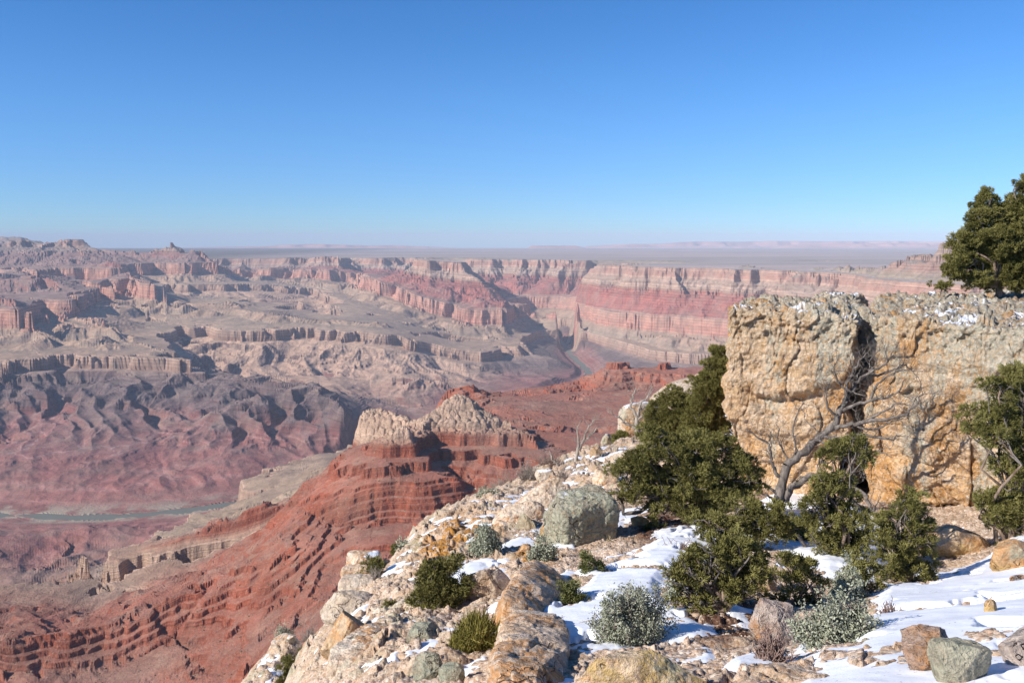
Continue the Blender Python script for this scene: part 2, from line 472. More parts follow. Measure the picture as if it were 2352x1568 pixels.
# near ridge: fins below its far side
def RS(level, pts):
    line([(at(px, py, r)[0] / r, r, float(Tinv(level))) for px, py, r in pts])
FIN = [(246, 1312), (290, 1292), (321, 1276), (393, 1250), (449, 1226), (510, 1196), (544, 1206), (604, 1160), (657, 1172), (706, 1186)]
R([(x, y, 2125) for x, y in FIN]); R([(x, y - 6, 2190) for x, y in FIN])
RS(-893, [(x, y, 2078) for x, y in FIN]); RS(-893, [(x, y, 2270) for x, y in FIN])
RS(-893, [(225, 1320, 2080), (225, 1320, 2260)])
RS(-765, [(180, 1352, 2185), (200, 1352, 2185)]); RS(-830, [(160, 1352, 2140), (215, 1352, 2140)])
RS(-850, [(150, 1352, 2190), (150, 1352, 2240), (220, 1352, 2240)])
B([(60, 2700, -1090), (250, 2600, -1060), (450, 2550, -1020), (620, 2500, -980), (800, 2700, -900)])
R([(-250, 1440, 2450), (0, 1402, 2500), (120, 1402, 2350), (160, 1385, 2300)])
R([(-250, 1480, 2100), (0, 1450, 2150), (150, 1430, 2080), (240, 1408, 2000), (330, 1395, 1900)])
# near ridge: the red crest from the lower left up to the tan tops
R([(-250, 1530, 1480), (0, 1493, 1500), (100, 1470, 1520), (211, 1446, 1550), (340, 1411, 1590), (378, 1386, 1600), (461, 1372, 1620), (529, 1318, 1640), (578, 1283, 1660), (642, 1230, 1680), (710, 1188, 1720)])
R([(700, 1112, 1900), (751, 1086, 1880), (804, 1060, 1860), (842, 1043, 1820), (880, 1012, 1800), (932, 976, 1800), (960, 1010, 1830), (985, 985, 1900), (1010, 950, 1940), (1048, 906, 1960), (1070, 915, 1960), (1110, 945, 1950), (1150, 970, 1930), (1182, 986, 1900), (1215, 1002, 1870), (1290, 1050, 1800)])
R([(826, 950, 2120), (842, 926, 2150), (874, 926, 2150), (890, 945, 2130), (912, 954, 2110), (977, 967, 2060), (1000, 970, 2000)])
B([(700, 2300, -760), (800, 2400, -740), (900, 2380, -700), (1000, 2350, -680), (1080, 2350, -640)])
R([(812, 1052, 1990), (850, 1048, 2000), (900, 1030, 2000)])
# red face towards the eye
R([(725, 1206, 1670), (800, 1212, 1640), (900, 1214, 1620), (960, 1212, 1620), (1010, 1200, 1640), (1075, 1168, 1690), (1110, 1150, 1710)])
R([(742, 1130, 1760), (800, 1110, 1725), (900, 1095, 1700), (960, 1100, 1700), (1020, 1120, 1700), (1060, 1125, 1720)])
R([(1058, 1118, 1770), (1030, 1080, 1800), (1000, 1040, 1860)])
R([(1120, 1060, 1800), (1200, 1060, 1780), (1290, 1080, 1720)])
R([(560, 1568, 1250), (640, 1480, 1330), (760, 1390, 1390), (850, 1300, 1450), (1000, 1225, 1540), (1100, 1165, 1640)])
R([(405, 1480, 1530), (440, 1510, 1440), (470, 1568, 1380)])
R([(578, 1312, 1600), (640, 1290, 1570), (730, 1250, 1590)])
R([(-200, 1640, 1440), (0, 1568, 1455), (200, 1545, 1470), (330, 1515, 1500), (400, 1470, 1540)])
R([(-200, 1900, 1200), (0, 1850, 1200), (300, 1800, 1200), (560, 1720, 1120)])
B([(-700, 655, -760), (500, 655, -740), (1100, 655, -720), (1700, 655, -720), (3000, 655, -700)])
B([(-700, 1000, -740), (-100, 900, -720)])
# red ridge farther back on the right
R([(1020, 900, 2700), (1050, 889, 2700), (1085, 887, 2700), (1110, 905, 2700), (1148, 916, 2720), (1212, 919, 2740), (1244, 917, 2760), (1250, 902, 2780), (1287, 902, 2800), (1328, 909, 2820), (1355, 895, 2830), (1379, 879, 2840),
   (1386, 850, 2880), (1390, 838, 2900), (1417, 827, 2900), (1440, 838, 2900), (1453, 848, 2900), (1476, 853, 2900), (1505, 847, 2900), (1530, 836, 2900), (1563, 848, 2900), (1604, 855, 2880), (1700, 850, 2850), (1900, 830, 2800), (2300, 800, 2800)])
B([(1000, 3500, -900), (1200, 3500, -900), (1450, 3600, -900), (1800, 3600, -850), (2400, 3500, -800)])
R([(1080, 960, 2300), (1200, 990, 2200), (1330, 1000, 2200), (1450, 980, 2300), (1600, 940, 2450)])
R([(1385, 900, 2740), (1440, 905, 2740), (1500, 890, 2780)])
R([(1250, 1040, 1950), (1400, 1020, 2000), (1600, 980, 2100), (2000, 960, 2000)])

# smooth surface through the constraints, on a polar sheet (a = x / y, log y), coarse to fine
CON = np.array(cons)
def solve(na, nr, prev, iters):
    fa = (CON[:, 0] - A0) / (A1 - A0) * (na - 1); fr = (np.log(np.clip(CON[:, 1], R0, R1)) - L0) / (L1 - L0) * (nr - 1)
    ok = (fa > -0.5) & (fa < na - 0.5)
    ia = np.clip(np.round(fa[ok]).astype(int), 0, na - 1); ir = np.clip(np.round(fr[ok]).astype(int), 0, nr - 1)
    s = np.zeros((nr, na)); c = np.zeros((nr, na))
    np.add.at(s, (ir, ia), CON[ok, 2]); np.add.at(c, (ir, ia), 1)
    m = c > 0; val = np.where(m, s / np.maximum(c, 1), 0)
    da = (A1 - A0) / (na - 1); dr = (L1 - L0) / (nr - 1)
    wa = 1 / da ** 2; wr = 1 / dr ** 2; t = 2 * (wa + wr)
    b = prev
    for _ in range(iters):
        b = np.where(m, val, b)
        p = np.pad(b, 1, mode='edge')
        b2 = (wa * (p[1:-1, :-2] + p[1:-1, 2:]) + wr * (p[:-2, 1:-1] + p[2:, 1:-1])) / t
        b = np.where(m, val, b2)
    return b
def resample(b, nr, na):
    r_, a_ = b.shape
    y = np.linspace(0, r_ - 1, nr); x = np.linspace(0, a_ - 1, na)
    y0 = np.minimum(y.astype(int), r_ - 2); x0 = np.minimum(x.astype(int), a_ - 2); fy = (y - y0)[:, None]; fx = (x - x0)[None, :]
    g = lambda i, j: b[np.ix_(i, j)]
    return g(y0, x0) * (1 - fy) * (1 - fx) + g(y0 + 1, x0) * fy * (1 - fx) + g(y0, x0 + 1) * (1 - fy) * fx + g(y0 + 1, x0 + 1) * fy * fx
bs = np.full((30, 16), -900.0)
for k, it in ((32, 200), (16, 200), (8, 220), (4, 240), (2, 240), (1, 160)):
    bs = resample(bs, NRc // k, NAc // k); bs = solve(NAc // k, NRc // k, bs, it)
k_ = np.array([0, 1, 2, 1, 0]) / 4.0
for _ in range(1):
    p = np.pad(bs, ((2, 2), (0, 0)), mode='edge'); bs = sum(k_[i] * p[i:i + bs.shape[0]] for i in range(5))
    p = np.pad(bs, ((0, 0), (2, 2)), mode='edge'); bs = sum(k_[i] * p[:, i:i + bs.shape[1]] for i in range(5))

# carve run-off channels into it
NA, ND, NF = 1560, 1300, 900
aa = np.linspace(-0.72, 0.72, NA); ll = np.linspace(L0, L1, ND)
tmp = bs[:, :]
ja = (aa - A0) / (A1 - A0) * (NAc - 1); jr = (ll - L0) / (L1 - L0) * (NRc - 1)
def bil(b, jr, ja):
    y0 = np.clip(jr.astype(int), 0, b.shape[0] - 2); x0 = np.clip(ja.astype(int), 0, b.shape[1] - 2); fy = (jr - y0)[:, None]; fx = (ja - x0)[None, :]
    g = lambda i, j: b[np.ix_(i, j)]
    return g(y0, x0) * (1 - fy) * (1 - fx) + g(y0 + 1, x0) * fy * (1 - fx) + g(y0, x0 + 1) * (1 - fy) * fx + g(y0 + 1, x0 + 1) * fy * fx
bd = bil(bs, jr, ja)
RR = np.exp(ll)[:, None] * np.ones((1, NA)); AA = np.ones((ND, 1)) * aa[None, :]
XX = AA * RR
d_l = np.gradient(bd, ll, axis=0); d_a = np.gradient(bd, aa, axis=1)
GX = d_a / RR; GY = (d_l - AA * d_a) / RR
# distance to the river in plan
def rivdist(X, Y):
    d = np.full(X.shape, 1e9)
    for (x0, y0), (x1, y1) in zip(riv[:-1], riv[1:]):
        ex, ey = x1 - x0, y1 - y0; L = ex * ex + ey * ey
        t = np.clip(((X - x0) * ex + (Y - y0) * ey) / L, 0, 1)
        d = np.minimum(d, np.hypot(X - x0 - t * ex, Y - y0 - t * ey))
    return d
rd = rivdist(XX[::4, ::4], RR[::4, ::4])
rd = resample(rd, ND, NA)
def damp(b, r, rdist):
    m = 1 - 0.93 * sstep(b, -425, -375) * sstep(r, 10000, 12000) * (1 - sstep(-AA[:1] if b.ndim == 2 else 0, 0.28, 0.42))
    m = m * (0.12 + 0.88 * sstep(rdist, 120, 900))
    return m
mod = damp(bd, RR, rd)
slope = np.hypot(GX, GY)
gsc = np.clip(slope, 0.03, 0.6)
near = 1 - sstep(RR, 2600, 4200)
wx = fbm2(XX / 900, RR / 900, 3, 3) * 160 * (1 - near); wy = fbm2(XX / 900 + 40, RR / 900, 3, 9) * 160 * (1 - near)
def gl(lam, gmul, octv, seed):
    u = GX / np.maximum(slope, 1e-4); v = GY / np.maximum(slope, 1e-4); s = np.minimum(slope * gmul, 1.3)
    out = np.zeros_like(bd)
    for c in range(0, ND, 130):
        q = slice(c, c + 130)
        out[q] = gullies((XX[q] + wx[q]) / lam, (RR[q] + wy[q]) / lam, u[q] * s[q], v[q] * s[q], octv, 1.0, seed)
    return out
g_far = gl(1150.0, 9.0, 5, 4)
g_near = gl(190.0, 2.2, 4, 21)
amp = np.clip(slope * 760, 34, 135) * (0.45 + 0.55 * (1 - sstep(np.abs(bd + 1000), 40, 110) * 0) * (1 - 0.84 * np.exp(-((bd + 1075) / 75.0) ** 2)) * (1 - 0.72 * np.exp(-((bd + 836) / 60.0) ** 2)) * (1 - 0.45 * np.exp(-((bd + 430) / 60.0) ** 2)))
low = 1 - 0.35 * sstep(-bd, 1250, 1430)
bdet = bd + (g_far * amp * low * (1 - near) + g_near * np.clip(slope * 80, 8, 30) * near * (1 - .6 * sstep(bd, -575, -545))) * mod
def spurs(lam_a, amp_, a0, a1, r0, r1, shear, seed):
    # buttresses standing out between the run-off channels
    w = fbm2(AA * 9 + seed, np.log(RR) * 9, 3, seed) * 0.9
    s_ = 1 - np.abs(np.sin(math.pi * (AA / lam_a + (RR - r0) * shear + w)))
    m_ = sstep(AA, a0, a0 + .04) * (1 - sstep(AA, a1 - .04, a1)) * sstep(RR, r0, r0 + .35 * (r1 - r0)) * (1 - sstep(RR, r1 - .25 * (r1 - r0), r1))
    return (s_ - 0.4) * amp_ * m_ * (0.55 + 1.1 * perlin2(AA * 11, RR / 2500, seed + 1))
bdet += spurs(.058, 78, -.80, -.17, 5500, 7500, .00025, 3) + spurs(.023, 26, -.80, -.17, 5300, 7450, .0004, 4)
bdet += spurs(.046, 46, -.40, -.01, 7900, 9450, .0003, 5) + spurs(.018, 18, -.40, -.01, 7800, 9400, .0005, 6)
bdet += spurs(.030, 45, .02, .42, 8200, 10800, .0003, 7) + spurs(.040, 42, -.5, -.05, 11000, 14200, .0002, 8)
low_hills = (1 - sstep(AA, -.20, -.12)) * sstep(RR, 2650, 3100) * (1 - sstep(RR, 5300, 5800)) * sstep(rd, 120, 420)
rg_ = 0
for k_o, (lm, am_) in enumerate(((620, 40), (300, 24), (140, 12), (70, 6))):
    rg_ = rg_ + (0.45 - np.abs(perlin2((XX + .5 * RR) / lm + 3 * k_o, (RR - .3 * XX) / (lm * 1.5), 300 + k_o))) * am_
bdet += rg_ * low_hills
bdet += fbm2(XX / 1500, RR / 1500, 3, 77) * 26 * (1 - near) * mod
farm = RR > 4600                             # keep the channels from tearing towers out of the slopes
bdet = np.where(farm & (bd < -1118), np.minimum(bdet, -1112), bdet)
bdet = np.where(farm & (bd > -1060) & (bd < -870), np.clip(bdet, -1074, -856), bdet)
zr = zof(T(bdet), AA, RR) - curv(RR)

# put the rows of the final sheet where the eye sees most of the ground
tanel = zr / RR
runmax = np.maximum.accumulate(tanel, axis=0)
vis = (tanel >= runmax - 0.002).astype(float)
dens = np.abs(np.diff(tanel, axis=0)) * 890 * (0.12 + 0.88 * vis[1:]) + 0.10
kk = np.exp(-np.linspace(-2, 2, 71) ** 2); kk /= kk.sum()
pd = np.pad(dens, ((0, 0), (35, 35)), mode='edge'); dens = sum(kk[i] * pd[:, i:i + NA] for i in range(71))
pd = np.pad(dens, ((2, 2), (0, 0)), mode='edge'); dens = (pd[:-4] + pd[1:-3] + pd[2:-2] + pd[3:-1] + pd[4:]) / 5
cum = np.concatenate([np.zeros((1, NA)), np.cumsum(dens, axis=0)]); cum /= cum[-1:]
LF = np.zeros((NF, NA)); BF = np.zeros((NF, NA)); RDF = np.zeros((NF, NA)); SLF = np.zeros((NF, NA)); MF = np.zeros((NF, NA))
q = np.linspace(0, 1, NF)
for j in range(NA):
    LF[:, j] = np.interp(q, cum[:, j], ll)
    BF[:, j] = np.interp(LF[:, j], ll, bdet[:, j]); RDF[:, j] = np.interp(LF[:, j], ll, rd[:, j])
    SLF[:, j] = np.interp(LF[:, j], ll, slope[:, j]); MF[:, j] = np.interp(LF[:, j], ll, mod[:, j])
RF = np.exp(LF); AF = np.ones((NF, 1)) * aa[None, :]; XF = AF * RF
foot = RF / 887.0
fine = 0
for i, lam in enumerate((420, 190, 90, 44, 21, 10, 5.0)):
    lod = sstep(lam / foot, 1.6, 4.5)
    am = lam * 0.045 * ((0.16 if lam > 150 else 0.42) if lam > 50 else 0.9)
    n1 = perlin2(XF / lam, RF / lam, 200 + i)
    fine = fine + lod * am * (0.5 - np.abs(n1)) * (1.8 + (3.0 if lam < 100 else 1.2) * (1 - sstep(RF, 2600, 4200)))
calm = 1 - 0.72 * sstep(BF, -575, -545) * (1 - sstep(RF, 2400, 2600))
BFN = BF + fine * MF * calm * (0.25 + 0.75 * sstep(SLF, 0.03, 0.22))
nearF = 1 - sstep(RF, 2600, 4200)
# rounded boulders on the tan tops of the near ridge
DF = Doff(AF, RF)
ST = T(BFN)
bouldery = nearF * sstep(ST, -560, -535)
cellx, celly = XF / 11.0 + perlin2(XF / 20, RF / 20, 5) * 0.6, RF / 11.0
ix = np.floor(cellx); iy = np.floor(celly); dmin = np.full(XF.shape, 9.0)
for i in (-1, 0, 1):
    for j in (-1, 0, 1):
        hx = _hf(ix + i, iy + j, 71); hy = _hf(ix + i, iy + j, 72)
        dmin = np.minimum(dmin, np.hypot(cellx - ix - i - hx, celly - iy - j - hy))
ZF = zof(ST, AF, RF) + bouldery * np.sqrt(np.maximum(0, 0.62 - dmin)) * 9.0
# bed of the river and its low banks
flat = 1 - sstep(RDF, 70, 150)
wet = 1 - sstep(RDF + perlin2(XF / 170, RF / 170, 8) * 34, 28, 44)
ZF = ZF * (1 - flat) + np.minimum(ZF, -1446) * flat
ZF = ZF - wet * 16
ZF = ZF - curv(RF)
apn = 0.05 * fbm2(XF / 1500, RF / 1500, 4, 31)
APR = sstep(AF + apn, -0.45, -0.38) * (1 - sstep(AF + apn, -0.07, -0.02)) * sstep(RF + apn * 8000 - np.interp(AF, [-0.4, -0.2, 0.0], [8300, 7250, 7000]), -200, 300)
# talus: where the surface is gentle it is covered with scree, where steep the bed shows
PF = np.stack([XF, RF, ZF], -1)
t1 = np.zeros_like(PF); t2 = np.zeros_like(PF)
t1[1:-1] = PF[2:] - PF[:-2]; t1[0] = PF[1] - PF[0]; t1[-1] = PF[-1] - PF[-2]
t2[:, 1:-1] = PF[:, 2:] - PF[:, :-2]; t2[:, 0] = PF[:, 1] - PF[:, 0]; t2[:, -1] = PF[:, -1] - PF[:, -2]
nn = np.cross(t2, t1); steep = np.hypot(nn[..., 0], nn[..., 1]) / np.maximum(np.abs(nn[..., 2]), 1e-9)
terr_v = np.stack([XF, RF, ZF], -1).reshape(-1, 3)
me = mesh_np("canyon_terrain", terr_v, grid_faces(NF, NA), smooth=False,
             attrs={"strat": ST.ravel(), "steep": np.clip(steep, 0, 4).ravel(), "near": nearF.ravel(), "rivd": np.clip(RDF, 0, 2000).ravel(),
                    "apron": APR.ravel()})

def SR(z): return (z + 1500) / 1700.0
def canyon_material():
    n = NT("canyon_rock", 0.95, 0.1)
    p = n.pos()
    st = n.attr("strat"); sp = n.attr("steep"); nr = n.attr("near"); rv = n.attr("rivd")
    wob = n.math('MULTIPLY', n.math('SUBTRACT', n.noise(n.scale(p, 0.0022), 1.0, 5), 0.5), 44.0)
    s2 = n.math('ADD', st, wob)
    f = n.math('DIVIDE', n.math('ADD', s2, 1500.0), 1700.0)
    fs = n.math('DIVIDE', n.math('ADD', st, 1500.0), 1700.0)
    cliff = n.ramp(fs, [(0.0, (.20, .085, .07)), (SR(-1400), (.24, .095, .075)), (SR(-1330), (.21, .08, .07)), (SR(-1250), (.15, .085, .075)), (SR(-1180), (.115, .085, .08)), (SR(-1125), (.15, .09, .075)),
        (SR(-1112), (.30, .18, .13)), (SR(-1015), (.42, .28, .20)), (SR(-1000), (.30, .23, .17)), (SR(-900), (.36, .24, .17)), (SR(-880), (.44, .21, .15)), (SR(-800), (.48, .24, .17)), (SR(-716), (.44, .25, .18)),
        (SR(-700), (.36, .135, .105)), (SR(-600), (.34, .115, .085)), (SR(-550), (.31, .125, .09)), (SR(-535), (.41, .27, .19)), (SR(-455), (.42, .27, .195)), (SR(-440), (.38, .20, .145)), (SR(-349), (.42, .26, .19)),
        (SR(-320), (.30, .24, .17)), (SR(-250), (.33, .19, .14)), (SR(-100), (.30, .21, .16)), (1.0, (.4, .33, .27))])
    slope = n.ramp(f, [(0.0, (.34, .15, .12)), (SR(-1440), (.33, .15, .12)), (SR(-1400), (.33, .135, .11)), (SR(-1350), (.28, .13, .11)), (SR(-1290), (.20, .125, .11)), (SR(-1230), (.155, .115, .105)), (SR(-1170), (.17, .125, .11)), (SR(-1112), (.36, .25, .19)),
        (SR(-1000), (.43, .285, .19)), (SR(-900), (.47, .305, .20)), (SR(-860), (.48, .28, .19)), (SR(-716), (.43, .265, .19)), (SR(-690), (.36, .14, .11)), (SR(-560), (.36, .135, .105)), (SR(-530), (.44, .31, .23)),
        (SR(-450), (.42, .30, .22)), (SR(-349), (.30, .25, .18)), (SR(-300), (.26, .20, .16)), (1.0, (.3, .27, .24))])
    tanslope = n.ramp(f, [(0.0, (.42, .245, .18)), (SR(-1350), (.43, .26, .185)), (SR(-1290), (.50, .32, .22)), (SR(-1112), (.55, .36, .24)), (SR(-1000), (.44, .31, .21))])
    slope = n.mix(n.math('MULTIPLY', n.attr("apron"), n.rng(st, -1000.0, -980.0, 1.0, 0.0)), slope, tanslope)
    nslope = n.ramp(fs, [(0.0, (.26, .17, .12)), (SR(-1000), (.34, .25, .17)), (SR(-905), (.37, .28, .19)), (SR(-716), (.40, .27, .19)), (SR(-700), (.37, .145, .095)), (SR(-600), (.40, .165, .11)), (SR(-550), (.40, .17, .115)), (SR(-535), (.48, .35, .25)), (1.0, (.5, .38, .27))])
    ncliff = n.ramp(fs, [(0.0, (.33, .2, .14)), (SR(-905), (.42, .27, .18)), (SR(-850), (.50, .28, .19)), (SR(-716), (.55, .37, .26)), (SR(-700), (.31, .085, .047)), (SR(-620), (.37, .11, .06)), (SR(-550), (.31, .085, .048)), (SR(-535), (.58, .39, .27)), (1.0, (.62, .45, .33))])
    slope = n.mix(nr, slope, nslope); cliff = n.mix(nr, cliff, ncliff)
    jag = n.noise(n.scale(p, (0.03, 0.03, 0.006)), 1.0, 4)
    t = n.rng(n.math('ADD', sp, n.math('MULTIPLY', n.math('SUBTRACT', jag, 0.5), 0.5)), 0.42, 0.95)
    col = n.mix(t, slope, cliff)
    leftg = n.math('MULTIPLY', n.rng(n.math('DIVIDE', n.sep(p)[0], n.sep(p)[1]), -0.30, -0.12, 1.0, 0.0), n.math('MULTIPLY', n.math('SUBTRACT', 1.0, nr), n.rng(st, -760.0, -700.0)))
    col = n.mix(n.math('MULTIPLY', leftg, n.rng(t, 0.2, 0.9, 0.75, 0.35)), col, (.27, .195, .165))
    bench = n.math('MULTIPLY', n.math('MULTIPLY', n.rng(sp, 0.10, 0.26, 1.0, 0.0), n.rng(st, -1012.0, -1000.0)), n.math('MULTIPLY', n.rng(st, -900.0, -880.0, 1.0, 0.0), n.math('SUBTRACT', 1.0, nr)))
    col = n.mix(n.math('MULTIPLY', bench, 0.65), col, (.27, .21, .16))
    vb = n.math('MULTIPLY', n.rng(st, -1250.0, -1200.0), n.rng(st, -1130.0, -1115.0, 1.0, 0.0))
    vb = n.math('MULTIPLY', vb, n.rng(n.math('SINE', n.math('MULTIPLY', n.math('ADD', st, n.math('MULTIPLY', n.noise(n.scale(p, 0.003), 1.0, 4), 40.0)), 0.30)), -0.2, 0.7))
    col = n.mix(n.math('MULTIPLY', n.math('MULTIPLY', vb, n.math('SUBTRACT', 1.0, nr)), n.rng(n.attr("apron"), 0.0, 1.0, 0.55, 0.12)), col, (.15, .085, .085))
    # thin beds
    bz = n.math('ADD', n.math('MULTIPLY', st, 1.0), n.math('MULTIPLY', n.noise(n.scale(p, 0.004), 1.0, 3), 22.0))
    comb = n.n("ShaderNodeCombineXYZ"); n.set(comb.inputs[2], bz)
    thin = n.noise(n.scale(comb.outputs[0], (1, 1, 0.075)), 1.0, 4, 0.7)
    thinN = n.noise(n.scale(comb.outputs[0], (1, 1, 0.33)), 1.0, 4, 0.7)
    thin = n.n("ShaderNodeMix"); n.set(thin.inputs[0], nr)
    a_ = n.noise(n.scale(comb.outputs[0], (1, 1, 0.075)), 1.0, 4, 0.7); n.set(thin.inputs[2], a_); n.set(thin.inputs[3], thinN)
    tv = n.rng(thin.outputs[0], 0.33, 0.67, 0.58, 1.32)
    low = n.rng(st, -1300.0, -1230.0, 1.0, 0.0)
    pale = n.math('MULTIPLY', n.math('MULTIPLY', n.rng(a_, 0.57, 0.63), low), 0.6)
    col = n.mix(pale, col, (.42, .31, .27))
    comb2 = n.n("ShaderNodeCombineColor")
    for i in range(3): n.set(comb2.inputs[i], tv)
    col = n.mix(n.rng(t, 0, 1, 0.5, 1.0), col, comb2.outputs[0], 'MULTIPLY')
    # patchy scree and runnels
    pat = n.noise(n.scale(p, 0.0045), 1.0, 8, 0.65)
    col = n.mix(n.rng(pat, 0.40, 0.72, 0, 0.55), col, (.27, .20, .155))
    pat2 = n.noise(n.scale(p, 0.011), 1.0, 6, 0.7)
    v2 = n.rng(pat2, 0.3, 0.7, 0.78, 1.18)
    comb3 = n.n("ShaderNodeCombineColor")
    for i in range(3): n.set(comb3.inputs[i], v2)
    col = n.mix(1.0, col, comb3.outputs[0], 'MULTIPLY')
    scr = n.noise(n.scale(p, (0.012, 0.012, 0.004)), 1.0, 7, 0.75)
    col = n.mix(n.math('MULTIPLY', n.math('MULTIPLY', n.rng(scr, 0.50, 0.66), nr), n.rng(t, 0.1, 0.8, 0.55, 0.06)), col, (.46, .29, .20))
    spk = n.noise(n.scale(p, 0.22), 1.0, 4, 0.8)
    col = n.mix(n.math('MULTIPLY', n.math('MULTIPLY', n.rng(spk, 0.58, 0.64), nr), 0.5), col, (.50, .34, .25))
    # sand by the river
    sand = n.math('MULTIPLY', n.rng(rv, 75.0, 260.0, 1.0, 0.0), n.rng(n.noise(n.scale(p, 0.006), 1.0, 4), 0.42, 0.55))
    col = n.mix(n.math('MULTIPLY', sand, n.rng(st, -1448.0, -1420.0, 1.0, 0.0)), col, (.38, .30, .22))
    # the plain: dull green grey scrub and pale flats
    rim = n.math('MULTIPLY', n.rng(st, -352.0, -345.0), n.math('SUBTRACT', 1.0, nr))
    rim = n.math('MULTIPLY', rim, n.rng(sp, 0.12, 0.3, 1.0, 0.0))
    pl = n.ramp(n.noise(n.scale(p, (0.00012, 0.0007, 0.0)), 1.0, 6, 0.6), [(0.35, (.27, .235, .215)), (0.5, (.38, .31, .28)), (0.62, (.50, .38, .33)), (0.75, (.30, .25, .23))])
    pl = n.mix(n.rng(n.sep(p)[0], -7000.0, -4000.0, 1.0, 0.0), pl, (.12, .11, .085))
    col = n.mix(n.math('MULTIPLY', rim, 0.85), col, pl)
    # dots of scrub and stones on the near ridge
    vd = n.vor(n.scale(p, 0.12), 1.0); vm = n.noise(n.scale(p, 0.02), 1.0, 3)
    dots = n.math('MULTIPLY', n.rng(vd, 0.10, 0.18, 1, 0), n.rng(vm, 0.45, 0.6))
    dots = n.math('MULTIPLY', dots, n.math('MULTIPLY', nr, n.rng(t, 0.2, 0.6, 1, 0.1)))
    col = n.mix(n.math('MULTIPLY', dots, 0.8), col, (.40, .26, .19))
    bmp = n.bump(n.noise(n.scale(p, (0.02, 0.02, 0.02)), 1.0, 8, 0.7), 0.8, 14.0)
    bmpn = n.bump(n.math('ADD', n.noise(n.scale(p, (0.35, 0.35, 0.16)), 1.0, 6, 0.65), n.math('MULTIPLY', thinN, 1.1)), 1.0, 3.0, bmp)
    mixn = n.n("ShaderNodeMix", data_type='VECTOR'); n.set(mixn.inputs[0], nr); n.set(mixn.inputs[4], bmp); n.set(mixn.inputs[5], bmpn)
    return n.done(col, mixn.outputs[1])
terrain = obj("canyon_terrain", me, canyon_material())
tag(terrain, kind="structure")

# ------------------------------------------------------------------ river
def river_mesh():
    pts = riv; t = np.concatenate([[0], np.cumsum(np.hypot(*np.diff(pts, axis=0).T))])
    tt = np.linspace(0, t[-1], 400); x = np.interp(tt, t, pts[:, 0]); y = np.interp(tt, t, pts[:, 1])
    dx = np.gradient(x); dy = np.gradient(y); l = np.hypot(dx, dy); nx = -dy / l; ny = dx / l
    k = np.exp(-np.linspace(-2, 2, 21) ** 2); k /= k.sum(); nx = np.convolve(np.pad(nx, 10, 'edge'), k, 'valid'); ny = np.convolve(np.pad(ny, 10, 'edge'), k, 'valid')
    v = []
    for s in (-78, -26, 26, 78):
        X = x + nx * s; Y = y + ny * s
        v.append(np.stack([X, Y, -1450.0 - curv(Y)], 1))
    v = np.stack(v, 1).reshape(-1, 3)
    return mesh_np("river", v, grid_faces(400, 4))
nw = NT("river_water", 0.75, 0.12)
wc = nw.mix(nw.noise(nw.scale(nw.pos(), 0.006), 1.0, 4), (.14, .145, .115), (.19, .185, .145))
river = obj("river", river_mesh(), nw.done(wc, nw.bump(nw.noise(nw.scale(nw.pos(), 0.15), 1.0, 3), 0.25, 1.0)))
tag(river, kind="structure")

# ------------------------------------------------------------------ far plain and tablelands on the horizon
def far_land():
    na, nr = 700, 260
    a = np.linspace(-0.8, 0.8, na); l = np.linspace(math.log(43000), math.log(76000), nr)
    A_, L_ = np.meshgrid(a, l); Rr = np.exp(L_); X = A_ * Rr; px = CX + A_ * F
    base = -395 + 10 * fbm2(X / 9000, Rr / 9000, 3, 4)
    def mesa(prof, r0, r1, foot, seed, band=2200, alc=2600):
        top = np.interp(px, [p[0] for p in prof], [p[1] for p in prof]) - 2.5
        zt = (EYE - top) / F * r0 * 1.0 + curv(r0)
        w = fbm2(X / alc, Rr / alc, 4, seed) * band
        s = sstep(Rr + w, r0 - 700, r0 - 200) * 0.55 + sstep(Rr + w, r0 - 2600, r0 - 200) * 0.45
        s = s * (1 - sstep(Rr, r1, r1 + 3000))
        return base + (np.maximum(zt, base) - base) * s
    z1 = mesa([(-200, 560), (200, 575), (260, 575), (330, 573), (600, 569), (660, 565), (735, 563), (850, 567), (900, 566), (1050, 572), (1125, 577), (1135, 590), (3000, 590)], 54000, 60000, 0, 5)
    z2 = mesa([(0, 592), (1200, 592), (1208, 574), (1222, 567), (1320, 567), (1345, 572), (1360, 592), (3000, 592)], 47000, 49500, 0, 8, 400, 1800)
    z3 = mesa([(0, 592), (1310, 592), (1345, 568), (1440, 563), (1520, 562), (1560, 559), (1600, 557), (1680, 558), (1760, 556), (1900, 557), (2000, 556), (2200, 557), (2700, 557)], 62000, 76000, 0, 12)
    z4 = mesa([(0, 592), (1650, 592), (1800, 566), (1900, 563), (2200, 560), (2700, 560)], 52000, 59000, 0, 16, 2200, 4000)
    z = np.maximum(np.maximum(z1, z2), np.maximum(z3, z4))
    z = np.maximum(z, base)
    rel = z - base
    z = z + sstep(rel, 10, 80) * 22 * fbm2(X / 420, Rr / 420, 3, 9)
    z = z - curv(Rr)
    z[0] -= 60
    return mesh_np("far_tablelands", np.stack([X, Rr, z], -1).reshape(-1, 3), grid_faces(nr, na), attrs={"rel": rel.ravel()})
nf = NT("far_land", 0.95, 0.05)
fp = nf.pos(); rel = nf.attr("rel")
pc = nf.ramp(nf.noise(nf.scale(fp, (0.00006, 0.0003, 0)), 1.0, 6, 0.6), [(0.35, (.30, .26, .26)), (0.5, (.44, .35, .34)), (0.65, (.56, .43, .41))])
mc = nf.ramp(nf.noise(nf.scale(fp, (0.0002, 0.0002, 0.01)), 1.0, 5, 0.6), [(0.3, (.34, .16, .13)), (0.6, (.52, .30, .24)), (0.8, (.50, .36, .30))])
